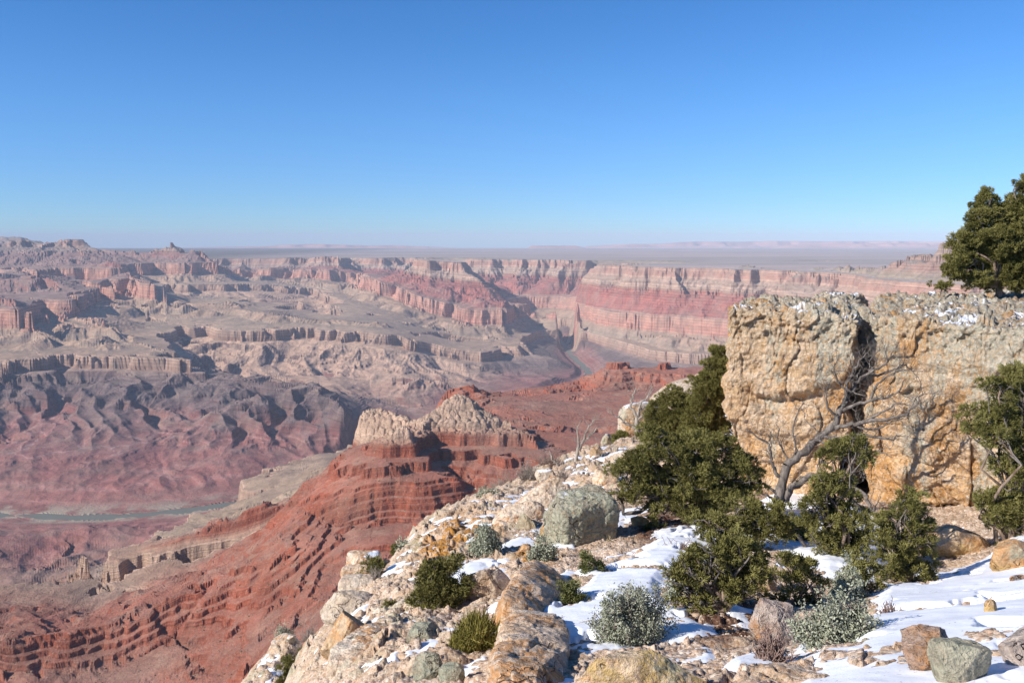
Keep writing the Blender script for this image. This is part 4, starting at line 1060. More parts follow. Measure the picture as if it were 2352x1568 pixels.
BO = [
 ("big grey green boulder with streaks of snow on top, dark cracked right side", (1262, 1140, 1412, 1268), 15.2, 'greensnow', 11, dict(n=64, power=9, cuts=3, rot=(6, -8, 22), rough=1.5, depth_cut=.90)),
 ("rounded tan boulder beside the snow drift, right of the bushy juniper", (1056, 1300, 1188, 1408), 11.8, 'tan', 12, dict(n=54, rot=(0, 12, 5))),
 ("wide yellow and orange lichened ledge at the bottom edge of the picture", (1300, 1508, 1640, 1700), 6.2, 'yellow', 15, dict(n=64, power=5, rot=(0, -3, -4), depth=.55)),
 ("small cream block lying on the yellow lichened ledge", (1395, 1528, 1510, 1590), 5.9, 'cream', 16, dict(n=34)),
 ("upright pinkish boulder with a snow cap in front of the junipers", (1728, 1380, 1850, 1520), 7.2, 'pink', 17, dict(n=60, power=3.4, rough=1.3, rot=(0, 4, 20))),
 ("wide orange boulder under the overhang at the foot of the right cliff", (2128, 1190, 2298, 1300), 13.4, 'orange', 18, dict(n=58, power=3.6, rot=(0, 6, 0), rough=.7)),
 ("orange boulder behind the juniper at the right edge", (2290, 1235, 2420, 1345), 12.2, 'orange', 19, dict(n=44, rough=.7)),
 ("angular green grey boulder at the bottom right in the snow", (2140, 1505, 2300, 1640), 4.9, 'green', 20, dict(n=56, power=2.6, rot=(0, -8, 20))),
 ("low mottled tan slab in the snow left of the bottom right boulder", (2080, 1488, 2200, 1600), 5.2, 'pink', 21, dict(n=46, rot=(0, -24, 0), depth=1.2)),
 ("tan rock half buried in snow at the lower right edge", (2305, 1490, 2440, 1600), 5.4, 'pink', 22, dict(n=34)),
 ("egg shaped orange stone standing in the snow field", (2263, 1410, 2292, 1452), 7.0, 'yellow', 23, dict(n=24, power=2.3, cuts=3)),
 ("rounded ochre stone poking out of the snow near the bottom edge", (2076, 1496, 2108, 1528), 5.6, 'yellow', 24, dict(n=24, power=2.3, cuts=3)),
 ("pale pink stone in the snow by the right edge", (2318, 1348, 2380, 1372), 8.6, 'pink', 25, dict(n=24)),
 ("smooth rounded tan grey boulder bulging over the drop on the left", (730, 1366, 862, 1440), 15, 'tan', 26, dict(n=50, power=2.5, cuts=4, rough=.8)),
 ("orange faced boulder below the rounded one on the left edge", (733, 1418, 868, 1535), 12.6, 'orange', 27, dict(n=54, power=3.2, rot=(0, 14, 10), rough=.8)),
 ("top block of the pale stacked ledge on the left, with snow on it", (792, 1272, 872, 1308), 17.2, 'creamsnow', 28, dict(n=36, power=6, cuts=3)),
 ("middle block of the pale stacked ledge on the left", (782, 1298, 868, 1336), 17, 'cream', 29, dict(n=36, power=6, cuts=3)),
 ("bottom block of the pale stacked ledge on the left", (776, 1328, 862, 1385), 16.8, 'cream', 30, dict(n=36, power=6, cuts=3)),
 ("wedge shaped tan stone with a dark shadow on the long cream slab", (772, 1486, 846, 1534), 9.9, 'tan', 32, dict(n=30, rot=(0, -28, 0), power=4)),
 ("flat green grey lichened rock in the lower middle", (922, 1440, 1012, 1512), 9.4, 'green', 33, dict(n=46, power=4)),
 ("round green grey boulder at the bottom, left of the dead stem", (1004, 1525, 1068, 1590), 7.6, 'green', 34, dict(n=36, power=2.4, cuts=3)),
 ("mottled green and orange rock behind the round green boulder", (945, 1508, 1030, 1590), 8.2, 'green', 35, dict(n=40)),
 ("smooth pinkish upright stone at the bottom edge on the left", (922, 1500, 962, 1580), 8.0, 'cream', 36, dict(n=30, power=2.6, rot=(0, 14, 0))),
 ("long pale slab dusted with orange, highest slab of the slope left of the dead tree", (1140, 1115, 1320, 1190), 24, 'cream', 37, dict(n=54, power=4, rot=(0, -17, 0), depth=.8)),
 ("second pale slab under the long pale slab", (1128, 1160, 1260, 1222), 21.5, 'cream', 38, dict(n=44, power=4, rot=(0, -12, 0), depth=.7)),
 ("tan boulder with green lichen below the pale slabs", (1175, 1178, 1242, 1240), 19.5, 'green', 39, dict(n=36, power=2.8)),
 ("low pink tinted rock left of the lichened tan boulder", (1128, 1195, 1188, 1238), 20, 'cream', 40, dict(n=28)),
 ("orange brown wedge at the left foot of the big green grey boulder", (1240, 1205, 1285, 1262), 15.6, 'orange', 41, dict(n=28, rot=(0, -30, 0))),
 ("bright orange tilted rock beside the small juniper right of the big boulder", (1450, 1184, 1494, 1226), 15.8, 'orange', 42, dict(n=28, rot=(0, -30, 0), power=4)),
 ("large pale cube on the ridge behind the dead trees", (1424, 928, 1530, 1012), 44, 'tansnow', 43, dict(n=44, power=5, cuts=4)),
 ("long smooth tan hump on the ridge above the pale cube", (1492, 878, 1640, 950), 49, 'tan', 44, dict(n=44, power=2.3, cuts=2, rot=(0, -20, 0), rough=.5)),
 ("upright tan rock on the ridge at the left of the tall pinyon", (1592, 858, 1634, 905), 45, 'tan', 45, dict(n=28, power=2.8)),
 ("snow topped grey rock among the pinyon branches", (1588, 902, 1632, 945), 42, 'tansnow', 46, dict(n=28)),
 ("pointed tan rock leaning left with a dark hollow, on the ridge", (1350, 1016, 1392, 1066), 35, 'tan', 47, dict(n=30, power=1.6, rot=(0, 20, 0))),
 ("dark green rock with a snow cap on the ridge", (1380, 998, 1412, 1030), 37, 'greensnow', 48, dict(n=26)),
 ("round green grey rock beside the dark green one on the ridge", (1404, 988, 1440, 1030), 38, 'green', 49, dict(n=28, power=2.3)),
 ("pale boulder right of the dead tree on the slope", (1355, 1072, 1425, 1132), 29, 'creamsnow', 50, dict(n=40, power=4)),
 ("tan ledge under the second dead tree", (1390, 1032, 1470, 1072), 35, 'tansnow', 51, dict(n=36, power=4, rot=(0, -10, 0))),
 ("low tan boulder on the slope left of the dead tree", (1228, 1078, 1284, 1118), 31, 'tansnow', 52, dict(n=30)),
 ("orange and green rock half hidden behind the middle juniper", (1738, 1310, 1795, 1380), 10.6, 'orange', 53, dict(n=32)),
 ("tan boulder with snow at its right shoulder, up the slope from the grey bush", (1180, 1250, 1222, 1290), 15.5, 'orange', 54, dict(n=24)),
 ("small ochre rock in the middle of the rubble slope", (1146, 1262, 1176, 1288), 15.8, 'orange', 55, dict(n=22)),
 ("flat tan rock by the low juniper on the left", (905, 1335, 965, 1370), 14.8, 'green', 56, dict(n=30)),
 ("pale rock right of the small left juniper", (975, 1355, 1015, 1392), 13.5, 'cream', 57, dict(n=26)),
 ("square tan ledge block far down the left slope", (622, 1455, 680, 1500), 26, 'tansnow', 58, dict(n=32, power=5)),
 ("tan rock at the bottom of the far left slope", (690, 1528, 740, 1580), 22, 'tansnow', 59, dict(n=30)),
 ("cream rock at the lower edge of the soil patch under the junipers", (1665, 1478, 1692, 1505), 7.6, 'cream', 60, dict(n=22)),
]
for lab, box, r, kind, seed, kw in BO:
    boulder(lab, box, r, kind, seed, **kw)

long_rock("slanting orange lichened slab with a dark crack, standing out of the snow", (1210, 1462), (1285, 1325), .42, .20, 'slab', 13, roll=22, power=5)
long_rock("large cream bedrock hump at the bottom edge below the orange slab", (1215, 1640), (1235, 1450), .33, .20, 'slab', 14, roll=10, power=4)
long_rock("long cream slab with orange spots sloping to the bottom left", (770, 1580), (905, 1475), .42, .24, 'cream', 31, roll=-8, power=4)
# --- the great outcrop on the right: two joint blocks of cliff with a dark crack between them
def pt(px, r, z): return np.array([(px - CX) / F * (r * CP - z * SP), r, z])   # plan position seen at px when at height z
def cliff_block(name, label, FL, FR, BL, BR, ztop, zbot, taper, nx, ny, nz, seed, notch, mat):
    """hexahedron between four plan corners, rounded, notched along its bedding and roughened"""
    def gridf(a, b): 
        A, B = np.meshgrid(np.linspace(0, 1, a), np.linspace(0, 1, b), indexing='ij'); return A, B
    Vs = []; Qs = []; off = 0
    faces = [('u', 'w', 'v', 0, nx, nz, 0), ('u', 'w', 'v', 1, nx, nz, 1), ('v', 'w', 'u', 0, ny, nz, 1), ('v', 'w', 'u', 1, ny, nz, 0), ('u', 'v', 'w', 1, nx, ny, 0)]
    for a_, b_, c_, cv, na_, nb_, fl in faces:
        A, B = gridf(na_, nb_); D = {a_: A.ravel(), b_: B.ravel(), c_: np.full(A.size, float(cv))}
        Vs.append(np.stack([D['u'], D['v'], D['w']], 1))
        i = np.arange(na_ - 1)[:, None] * nb_ + np.arange(nb_ - 1)[None, :]
        q = np.stack([i, i + nb_, i + nb_ + 1, i + 1], -1).reshape(-1, 4) + off
        Qs.append(q[:, ::-1] if fl else q); off += na_ * nb_
    U = np.concatenate(Vs); Q = np.concatenate(Qs)
    # round the edges of the unit box in real proportions
    dims = np.array([np.linalg.norm(FR - FL), np.linalg.norm(BL - FL), ztop[0] - zbot]); rr = 0.34
    C = U * dims; lo = np.array([rr, rr, -99]); hi = dims - np.array([rr, rr, rr])
    core = np.clip(C, lo, hi); dv = C - core; dl = np.linalg.norm(dv, axis=1)
    mx = np.max(np.abs(dv), axis=1); sc = np.where(dl > 1e-6, mx / np.maximum(dl, 1e-6), 1)
    C = core + dv * sc[:, None]
    U2 = C / dims
    u, v, w = U2[:, 0], U2[:, 1], U2[:, 2]
    top = ztop[0] * (1 - u) * (1 - v) + ztop[1] * u * (1 - v) + ztop[2] * (1 - u) * v + ztop[3] * u * v
    z = zbot + (top - zbot) * w
    XY = FL[None, :2] * ((1 - u) * (1 - v))[:, None] + FR[None, :2] * (u * (1 - v))[:, None] + BL[None, :2] * ((1 - u) * v)[:, None] + BR[None, :2] * (u * v)[:, None]
    P = np.concatenate([XY, z[:, None]], 1)
    # outward direction
    ctr = P.mean(0); nrm = np.where(dl[:, None] > 1e-6, dv / np.maximum(dl, 1e-6)[:, None], 0)
    ex = (FR - FL) / np.linalg.norm(FR - FL); ey = (BL - FL) / np.linalg.norm(BL - FL)
    N = nrm[:, :1] * ex[None] + nrm[:, 1:2] * ey[None] + nrm[:, 2:3] * np.array([0, 0, 1.0])
    front = np.clip(-nrm[:, 1], 0, 1)
    side = np.clip(np.abs(nrm[:, 0]) + np.abs(nrm[:, 1]), 0, 1)
    zn = perlin3(P * np.array([.5, .5, .5]), seed) * 0.22
    topness_ = topness = sstep(P[:, 2], -2.7, -1.9)
    d = -0.10 + 0.20 * fbm3(P / 2.4, 3, seed) + 0.06 * fbm3(P / 0.8, 3, seed + 2) + 0.11 * fbm3(P * np.array([.45, .45, 2.4]), 3, seed + 7) * np.clip(1 - topness_, .3, 1)
    d += 0.085 * fbm3(P / np.array([.26, .26, .20]), 3, seed + 4) * (0.55 + 1.0 * topness)
    c1, c2, cv_ = cell3(P / np.array([.42, .42, .34]) + 0.3 * fbm3(P / .5, 2, seed)[:, None], seed + 5)
    d += (0.07 * (cv_ - .5) - 0.03 * (1 - sstep(c2 - c1, 0, .12))) * (0.4 + 1.0 * topness)
    j1, j2, jv = cell3(P * np.array([.8, .8, .28]) + 0.25 * fbm3(P / 1.2, 2, seed + 11)[:, None], seed + 12)
    d += 0.15 * (jv - .5) - 0.035 * (1 - sstep(j2 - j1, 0, .05))
    d += 0.028 * fbm3(P / .09, 3, seed + 9, .6)
    d += 0.05 * np.sin(P[:, 2] * 7 + 3 * perlin3(P * .6, seed)) * side
    for pts, depth, hgt in notch:
        ppx, _ = to_px(P[:, 0], P[:, 1], P[:, 2])
        zz = np.interp(ppx, [k[0] for k in pts], [k[1] for k in pts]) + 0.16 * fbm3(P * np.array([1.3, 1.3, 0.1]), 4, seed + 20, .6)
        t = (P[:, 2] - zz)
        wv = np.interp(ppx, [k[0] for k in pts], [k[2] for k in pts]) * (0.15 + 1.3 * np.clip(perlin3(P * np.array([1.1, 1.1, .1]), seed + 21) + .30, 0, 1.2))
        d -= depth * wv * np.exp(-(t / hgt) ** 2) * side
        d -= 0.09 * wv * sstep(-t, 0, hgt * 1.2) * (1 - sstep(-t, .8, 2.2)) * side
    # taper of the foot
    tp = taper * sstep(-P[:, 2], 3.6, 6.6)
    P = P + N * (d - tp * side)[:, None]
    o = obj(name, mesh_np(name, P, Q), mat)
    return tag(o, label, "cliff")
def cliff_material(name, seed):
    n = NT(name, 0.93, 0.12)
    g = n.pos(); p = n.scale(g, 1.0, (seed, 0, 0)); s = n.sep(g)
    z = n.math('ADD', s[2], n.math('MULTIPLY', n.math('SUBTRACT', n.noise(p, .45, 4), .5), 2.2))
    zz = n.rng(z, -6.2, -1.2, 0.0, 1.0, False)
    base = n.ramp(zz, [(0.0, (.66, .36, .13)), (0.16, (.74, .45, .21)), (0.36, (.74, .49, .28)), (0.55, (.66, .43, .24)), (0.7, (.62, .43, .26)), (0.84, (.54, .38, .23)), (0.95, (.58, .48, .33))])
    mid = n.noise(p, 2.6, 6, .68); fine = n.noise(p, 13, 6, .72)
    col = n.mix(n.math('MULTIPLY', n.rng(mid, .42, .62), .75), base, (.72, .56, .40))
    col = n.mix(n.math('MULTIPLY', n.rng(n.noise(n.scale(p, (1, 1, 1.8)), 1.5, 6, .7), .50, .64), .65), col, (.46, .26, .12))
    col = n.mix(n.math('MULTIPLY', n.rng(n.noise(n.scale(p, (1, 1, .6), (3, 2, 1)), 1.1, 6, .72), .50, .60), .75), col, (.58, .29, .09))
    # green grey lichen, hanging in streaks, thicker to the right and above
    gl_m = n.noise(n.scale(p, (1.5, 1.5, .30), (7, 7, 0)), 1.0, 6, .65)
    right = n.rng(s[0], 4.6, 8.6, 0.0, 0.14)
    up = n.rng(s[2], -4.5, -1.6, -0.02, 0.05)
    gm = n.math('ADD', gl_m, n.math('ADD', right, up))
    gm = n.math('MULTIPLY', n.rng(gm, .60, .68), n.rng(n.noise(p, 10, 6, .8), .38, .54))
    col = n.mix(n.math('MULTIPLY', gm, .8), col, (.47, .46, .37))
    dk = n.noise(n.scale(p, (1, 1, 1.4)), 5.0, 6, .75)
    col = n.mix(n.math('MULTIPLY', n.rng(dk, .58, .68), .55), col, (.24, .155, .09))
    wh = n.noise(p, 20.0, 4, .7)
    col = n.mix(n.math('MULTIPLY', n.rng(wh, .54, .64), .6), col, (.82, .72, .60))
    cc = n.n("ShaderNodeCombineColor")
    for i in range(3): n.set(cc.inputs[i], n.rng(fine, .3, .7, .68, 1.2))
    col = n.mix(1.0, col, cc.outputs[0], 'MULTIPLY')
    col, m = snow_over(n, col, .44, .9, seed, .80)
    h = n.math('ADD', n.math('MULTIPLY', mid, 1.3), n.math('ADD', n.math('MULTIPLY', fine, .8), n.math('MULTIPLY', n.vor(p, 7.0), .4)))
    h = n.math('MULTIPLY', h, n.math('SUBTRACT', 1.0, n.math('MULTIPLY', m, .9)))
    h = n.math('ADD', h, n.math('MULTIPLY', n.noise(p, 30, 4, .7), .35))
    return n.done(col, n.bump(h, .9, .13))
MCL = cliff_material("cliff_limestone", 2.0)
left_block = cliff_block("cliff_block", "tan and orange limestone cliff block left of the dark vertical crack",
    pt(1656, 20.6, -1.5), pt(1987, 19.0, -1.5), pt(1700, 29, -1.5), pt(1990, 29, -1.5), (-1.50, -1.58, -1.8, -1.85), -7.6, 0.75, 230, 110, 190, 5,
    [([(1650, -3.45, .6), (1700, -3.55, 1.2), (1760, -3.75, .9), (1850, -3.6, 1.2), (1940, -3.25, .9), (1980, -3.0, .3)], .42, .11), ([(1650, -2.25, .4), (1850, -2.3, .35), (1980, -2.2, .3)], .2, .08)], MCL)
right_block = cliff_block("cliff_block", "wide lichened limestone cliff right of the dark vertical crack, snow on its top",
    pt(1988, 19.6, -1.5), pt(2640, 15.2, -1.5), pt(2006, 30, -1.5), pt(2700, 29, -1.5), (-1.62, -1.55, -1.75, -1.55), -7.4, 0.30, 300, 130, 200, 9,
    [([(1990, -3.1, .2), (2080, -3.25, .9), (2180, -3.3, 1.4), (2240, -3.5, 1.5), (2300, -3.45, 1.2), (2400, -3.4, .9), (2640, -3.3, .8)], .42, .10), ([(1990, -5.8, 0), (2120, -5.85, .2), (2160, -5.75, 1.6), (2280, -5.55, 1.7), (2640, -5.3, 1.5)], .5, .14)], MCL)
tag(boulder("narrow rock pillar wedged in the dark vertical crack of the cliff", (1962, 702, 2000, 1075), 20.9, 'tan', 71, fit=False, name="rock_pillar", n=44, power=4, depth=.35, rough=.8, cuts=2), None, "rock pillar").data.materials[0] = MCL

# --- loose rocks and stones
rgs = np.random.RandomState(77)
LRP = [rock_mesh("loose_rock", (1, .85, .62), 300 + k, 12, 3.4, 6, .8) for k in range(5)]
def ground_spot(pxr, pyr):
    for _ in range(60):
        px = rgs.uniform(*pxr); py = rgs.uniform(*pyr)
        p = on_ground(px, py)
        if p[1] < 60: return px, py, p
    return px, py, p
kinds = ['tan', 'tansnow', 'cream', 'green', 'orange', 'tan']
nlr = 0
for zone_, cnt in (((870, 1120, 1200, 1400), 80), ((600, 735, 1460, 1565), 16), ((1060, 1260, 1100, 1260), 20), ((1340, 1480, 1000, 1120), 12), ((760, 1060, 1400, 1560), 34), ((1220, 1560, 1340, 1520), 22), ((1380, 1640, 1200, 1330), 18), ((1860, 2340, 1320, 1560), 24), ((1540, 1700, 1440, 1540), 10), ((1560, 1680, 940, 1100), 8)):
    for _ in range(cnt):
        px, py, p = ground_spot(zone_[:2], zone_[2:])
        if p[1] > 60: continue
        k = rgs.randint(len(LRP)); o = bpy.data.objects.new("loose_rock", LRP[k]); COL.objects.link(o)
        if len(LRP[k].materials) == 0: LRP[k].materials.append(MR['tan'])
        o.material_slots[0].link = 'OBJECT'; o.material_slots[0].material = MR[kinds[rgs.randint(6)]]
        s = rgs.uniform(4.5, 13) / F * p[1]
        o.scale = (s, s * rgs.uniform(.7, 1.1), s * rgs.uniform(.6, 1.1)); o.rotation_euler = (rgs.uniform(-.4, .4), rgs.uniform(-.4, .4), rgs.uniform(0, 6.3))
        o.location = (p[0], p[1], p[2] + s * .25 + (.10 if px > 1850 else 0))
        tag(o, "small limestone rock lying loose among rubble on the near slope", "rock", "loose limestone rocks on the near slope"); nlr += 1
def stones():
    V0, Q0 = cube_sphere(3); V0 = V0 / np.linalg.norm(V0, axis=1)[:, None]
    Vs = []; Qs = []; off = 0
    zones = [((870, 1200, 1250, 1560), 1500), ((1120, 1400, 1100, 1300), 500), ((1540, 1760, 1400, 1540), 700), ((1450, 1640, 1210, 1300), 260), ((1200, 1350, 1240, 1320), 200), ((600, 740, 1450, 1568), 500), ((1300, 1450, 1380, 1520), 160), ((1900, 2160, 1290, 1480), 60), ((2100, 2352, 1300, 1560), 12), ((1760, 1900, 1420, 1568), 160), ((1300, 1700, 1000, 1200), 300)]
    for (a, b, c, d), cnt in zones:
        for _ in range(cnt):
            px = rgs.uniform(a, b); py = rgs.uniform(c, d); p = on_ground(px, py, 3.0)
            if p[1] > 60: continue
            s = (rgs.uniform(1.2, 3.0) if rgs.rand() < .8 else rgs.uniform(3, 5.5)) / F * p[1]
            W = V0 * (1 + rgs.uniform(-.22, .22, (len(V0), 1))) * np.array([s, s * rgs.uniform(.6, 1), s * rgs.uniform(.4, .8)])
            th = rgs.uniform(0, 6.3); c_, s_ = math.cos(th), math.sin(th)
            W = W @ np.array([[c_, s_, 0], [-s_, c_, 0], [0, 0, 1]]) + p + np.array([0, 0, .04 + s * .2])
            Vs.append(W); Qs.append(Q0 + off); off += len(V0)
    n = NT("stone_chips", .93, .1); v = n.n("ShaderNodeNewGeometry").outputs["Random Per Island"]
    c = n.ramp(v, [(0, (.42, .27, .17)), (.3, (.60, .45, .32)), (.6, (.70, .56, .43)), (.8, (.50, .42, .30)), (1, (.75, .64, .52))])
    o = obj("gravel_stones", mesh_np("gravel_stones", np.concatenate(Vs), np.concatenate(Qs), smooth=False), n.done(n.mix(n.rng(n.noise(n.pos(), 20, 4), .4, .6, 0, .5), c, (.38, .24, .14))))
    tag(o, kind="stuff")
stones()
# ------------------------------------------------------------------ vegetation
rv_ = np.random.RandomState(2024)
def leaf_material(name, a, b, c, rough=.8):
    n = NT(name, rough, .15)
    v = n.attr("tone")
    col = n.ramp(v, [(0, a), (.5, b), (1, c)])
    return n.done(col)
ML = {
 'juniper': leaf_material("juniper_foliage", (.095, .09, .026), (.17, .155, .045), (.25, .225, .075)),
 'pinyon': leaf_material("pinyon_foliage", (.085, .095, .03), (.145, .15, .05), (.21, .21, .085)),
 'sage': leaf_material("sagebrush_leaves", (.21, .22, .15), (.31, .32, .225), (.42, .42, .31)),
 'tea': leaf_material("jointfir_stems", (.10, .085, .018), (.17, .145, .03), (.25, .20, .06)),
 'twig': leaf_material("dry_twigs", (.20, .16, .13), (.30, .25, .21), (.40, .35, .31)),
 'brown': leaf_material("brown_brush", (.16, .10, .08), (.24, .16, .13), (.34, .25, .21)),
 'grass': leaf_material("dry_grass", (.32, .24, .13), (.46, .36, .22), (.58, .48, .32)),
}
def bark_material(name, c1, c2):
    n = NT(name, .9, .1); p = n.objco()
    g = n.noise(n.scale(p, (14, 14, 3)), 1.0, 6, .7)
    return n.done(n.mix(n.rng(g, .35, .65), c1, c2), n.bump(g, .8, .02))
MB_GREY = bark_material("weathered_wood", (.10, .083, .07), (.25, .215, .185))
MB_PALE = bark_material("bleached_wood", (.22, .185, .15), (.44, .385, .325))
MB_BARK = bark_material("juniper_bark", (.13, .085, .06), (.32, .24, .18))
def unit(v): return v / max(np.linalg.norm(v), 1e-9)
class Tubes:
    def __init__(self): self.V = []; self.Q = []; self.n = 0
    def tube(self, pts, r0, r1, sides=6, wob=0.0):
        pts = np.array(pts, float); m = len(pts)
        tg = np.gradient(pts, axis=0); tg /= np.maximum(np.linalg.norm(tg, axis=1), 1e-9)[:, None]
        up = np.array([.3, .2, .93]) if abs(tg[0][2]) < .9 else np.array([1., 0, 0])
        a = np.linspace(0, 2 * math.pi, sides, endpoint=False)
        for i in range(m):
            s = unit(np.cross(tg[i], up)); t = np.cross(s, tg[i]); up = t
            r = r0 + (r1 - r0) * i / (m - 1); r *= 1 + wob * rv_.uniform(-1, 1)
            self.V.append(pts[i] + np.outer(np.cos(a), s) * r + np.outer(np.sin(a), t) * r)
        k = self.n
        for i in range(m - 1):
            b = k + i * sides
            for j in range(sides): self.Q.append((b + j, b + (j + 1) % sides, b + sides + (j + 1) % sides, b + sides + j))
        self.n += m * sides
    def mesh(self, name):
        return mesh_np(name, np.concatenate(self.V), np.array(self.Q))
def crooked(p0, p1, n=7, amp=.12, sag=0.0):
    p0 = np.array(p0, float); p1 = np.array(p1, float); L = np.linalg.norm(p1 - p0)
    t = np.linspace(0, 1, n)[:, None]; P = p0 + (p1 - p0) * t
    off = rv_.normal(size=(n, 3)) * amp * L * .5; off[0] = 0; off[-1] = 0
    off = (off + np.roll(off, 1, 0)) * .5; off[0] = 0; off[-1] = 0
    P = P + off; P[:, 2] += sag * L * np.sin(t[:, 0] * math.pi)
    return P
def leaf_quads(C, D, L, Wd, tone):
    """thin leaf blades from centres C along directions D"""
    n = len(C); rnd = rv_.normal(size=(n, 3)); S = np.cross(D, rnd); S /= np.maximum(np.linalg.norm(S, axis=1), 1e-9)[:, None]
    L = np.broadcast_to(L, (n,))[:, None]; Wd = np.broadcast_to(Wd, (n,))[:, None]
    a = C - S * Wd * .35; b = C + S * Wd * .35; c = C + D * L * .62 + S * Wd * .55; d = C + D * L * .62 - S * Wd * .55; e = C + D * L
    V = np.stack([a, b, c, e, d], 1).reshape(-1, 3)
    i = np.arange(n)[:, None] * 5
    F1 = np.concatenate([i + np.array([[0, 1, 2]]), i + np.array([[0, 2, 4]]), i + np.array([[4, 2, 3]])], 1).reshape(-1, 3)
    return V, F1, np.repeat(tone, 5)
def crown_mesh(name, blobs, leaf, width, density, style='spray', per=11, up=.35, fill=1.0):
    """blobs: (centre, radii): foliage hung in tufts on many small sub-clusters"""
    Cs = []; Ds = []; Ts = []
    for c, rad in blobs:
        c = np.array(c); rad = np.array(rad, float); R_ = float(np.mean(rad))
        nsub = int(np.clip(21 * fill * (R_ / .35) ** .8, 6, 46)) if R_ > .10 else 4
        for k in range(nsub):
            d = unit(rv_.normal(size=3) + np.array([0, 0, .25])); sc = c + d * rad * 1.22 * rv_.uniform(.25, .95)
            sr = R_ * rv_.uniform(.28, .46) if nsub > 4 else R_ * .7
            nt = int(max(7, density * sr * sr * 6.5))
            dirs = rv_.normal(size=(nt, 3)); dirs[:, 2] += .3; dirs /= np.linalg.norm(dirs, axis=1)[:, None]
            rr = sr * (.45 + .55 * rv_.rand(nt) ** .5)
            tuft = sc + dirs * rr[:, None] * np.array([1, 1, .72])
            od = dirs * .8 + unit(d + 1e-6) * .5 + np.array([0, 0, up]); od /= np.linalg.norm(od, axis=1)[:, None]
            base_t = rv_.uniform(.1, .9)
            for q in range(per):
                dd = od + rv_.normal(size=od.shape) * (.55 if style == 'spray' else .9); dd /= np.linalg.norm(dd, axis=1)[:, None]
                Cs.append(tuft + rv_.normal(size=tuft.shape) * leaf * .30); Ds.append(dd); Ts.append(np.clip(base_t + rv_.normal(size=nt) * .18, 0, 1))
    C = np.concatenate(Cs); D = np.concatenate(Ds); T_ = np.concatenate(Ts)
    V, Fc, tt = leaf_quads(C, D, leaf * rv_.uniform(.7, 1.25, len(C)), width, T_)
    return mesh_np(name, V, Fc, smooth=False, attrs={"tone": tt})
def P3(px, py, r): return at(px, py, r)
def tree(name, label, cat, r, base, blobs, mat='juniper', group=None, leaf=.05, density=260, bark=None, trunk=.07, bare=5, per=17, fill=1.0, big=None):
    BIG_ = big or BIG
    """base: layout point of the foot (set on the ground); blobs: (px, py, rx, ry[, dr]) in layout units at distance r + dr"""
    g = on_ground(base[0], min(base[1], 1560), 2.5)[1]
    if 0.75 < g / r < 1.3 and base[1] <= 1562: r = g
    b = P3(base[0], base[1], r); gz = ground_z(b[0], b[1])
    foot = np.array([b[0], b[1], min(gz, b[2]) - .05]) if abs(gz - b[2]) < 1.2 else b
    t = empty(name, tuple(foot)); tag(t, label, cat, group)
    wb = []
    for bl in blobs:
        dr = bl[4] if len(bl) > 4 else rv_.uniform(-.5, .5) * bl[2] / F * r
        c = P3(bl[0], bl[1], r + dr); k = (r + dr) / F
        wb.append((c - foot, (bl[2] * k * BIG_, (bl[2] + bl[3]) * .5 * k * BIG_, bl[3] * k * BIG_)))
    crown = obj("crown" if cat == "tree" else "foliage", crown_mesh("crown", wb, leaf * .92, leaf * .17, density, per=per, fill=fill), ML[mat], t)
    tb = Tubes(); ctr = np.mean([w[0] for w in wb], axis=0)
    split = ctr * np.array([.5, .5, .35]); split[2] = min(split[2], min(w[0][2] for w in wb) * .6 if min(w[0][2] for w in wb) > 0 else split[2])
    tb.tube(crooked((0, 0, -.12), split, 7, .12), trunk * .8, trunk * .45, 8, .08)
    tw = Tubes()
    for c, rad in wb:
        P = crooked(split, c, 8, .16, .04); tb.tube(P, trunk * .30, trunk * .09, 6)
        for _ in range(bare):
            s = P[rv_.randint(3, 8)]; e = np.array(c) + unit(rv_.normal(size=3)) * np.array(rad) * rv_.uniform(.7, 1.08)
            tw.tube(crooked(s, e, 6, .22), trunk * .14, .004, 4)
            for _ in range(2):
                m = s + (e - s) * rv_.uniform(.5, .9); tw.tube(crooked(m, m + unit(rv_.normal(size=3)) * np.mean(rad) * .5, 4, .25), trunk * .08, .003, 3)
    obj("trunk", tb.mesh("trunk"), bark or MB_BARK, t)
    if bare: obj("bare_twigs", tw.mesh("bare_twigs"), MB_GREY, t)
    return t
J = 'tree'
BIG = 1.33
tree("juniper_tree", "bushy dark green juniper on the left slope, shadow on the snow beside it", J, 11.3, (1012, 1415),
     [(1010, 1300, 32, 26), (985, 1330, 34, 28), (1030, 1335, 34, 30), (1010, 1362, 42, 30), (975, 1378, 28, 26), (1045, 1372, 26, 26), (1000, 1398, 36, 20), (965, 1400, 18, 14)], leaf=.045, density=420, bare=6)
tree("juniper_tree", "small juniper growing against the pale stacked ledge at the left edge of the slope", J, 16, (858, 1345),
     [(858, 1295, 18, 14), (852, 1315, 18, 14), (866, 1312, 14, 12), (848, 1333, 12, 10)], leaf=.05, density=300, bare=4, trunk=.05)
tree("juniper_shrub", "low spreading green juniper between the left boulders and the bushy juniper", 'shrub', 12.6, (900, 1418),
     [(900, 1395, 20, 14), (885, 1405, 16, 10), (916, 1405, 16, 12), (878, 1412, 10, 7)], leaf=.04, density=360, bare=3, trunk=.03)
tree("pinyon_sapling", "little pinyon sapling in the snow, the upper one of two", J, 11.2, (1362, 1328),
     [(1352, 1282, 11, 12), (1346, 1300, 13, 12), (1366, 1302, 12, 10), (1356, 1316, 15, 10), (1378, 1314, 11, 8)], mat='pinyon', leaf=.045, density=420, bare=1, trunk=.025)
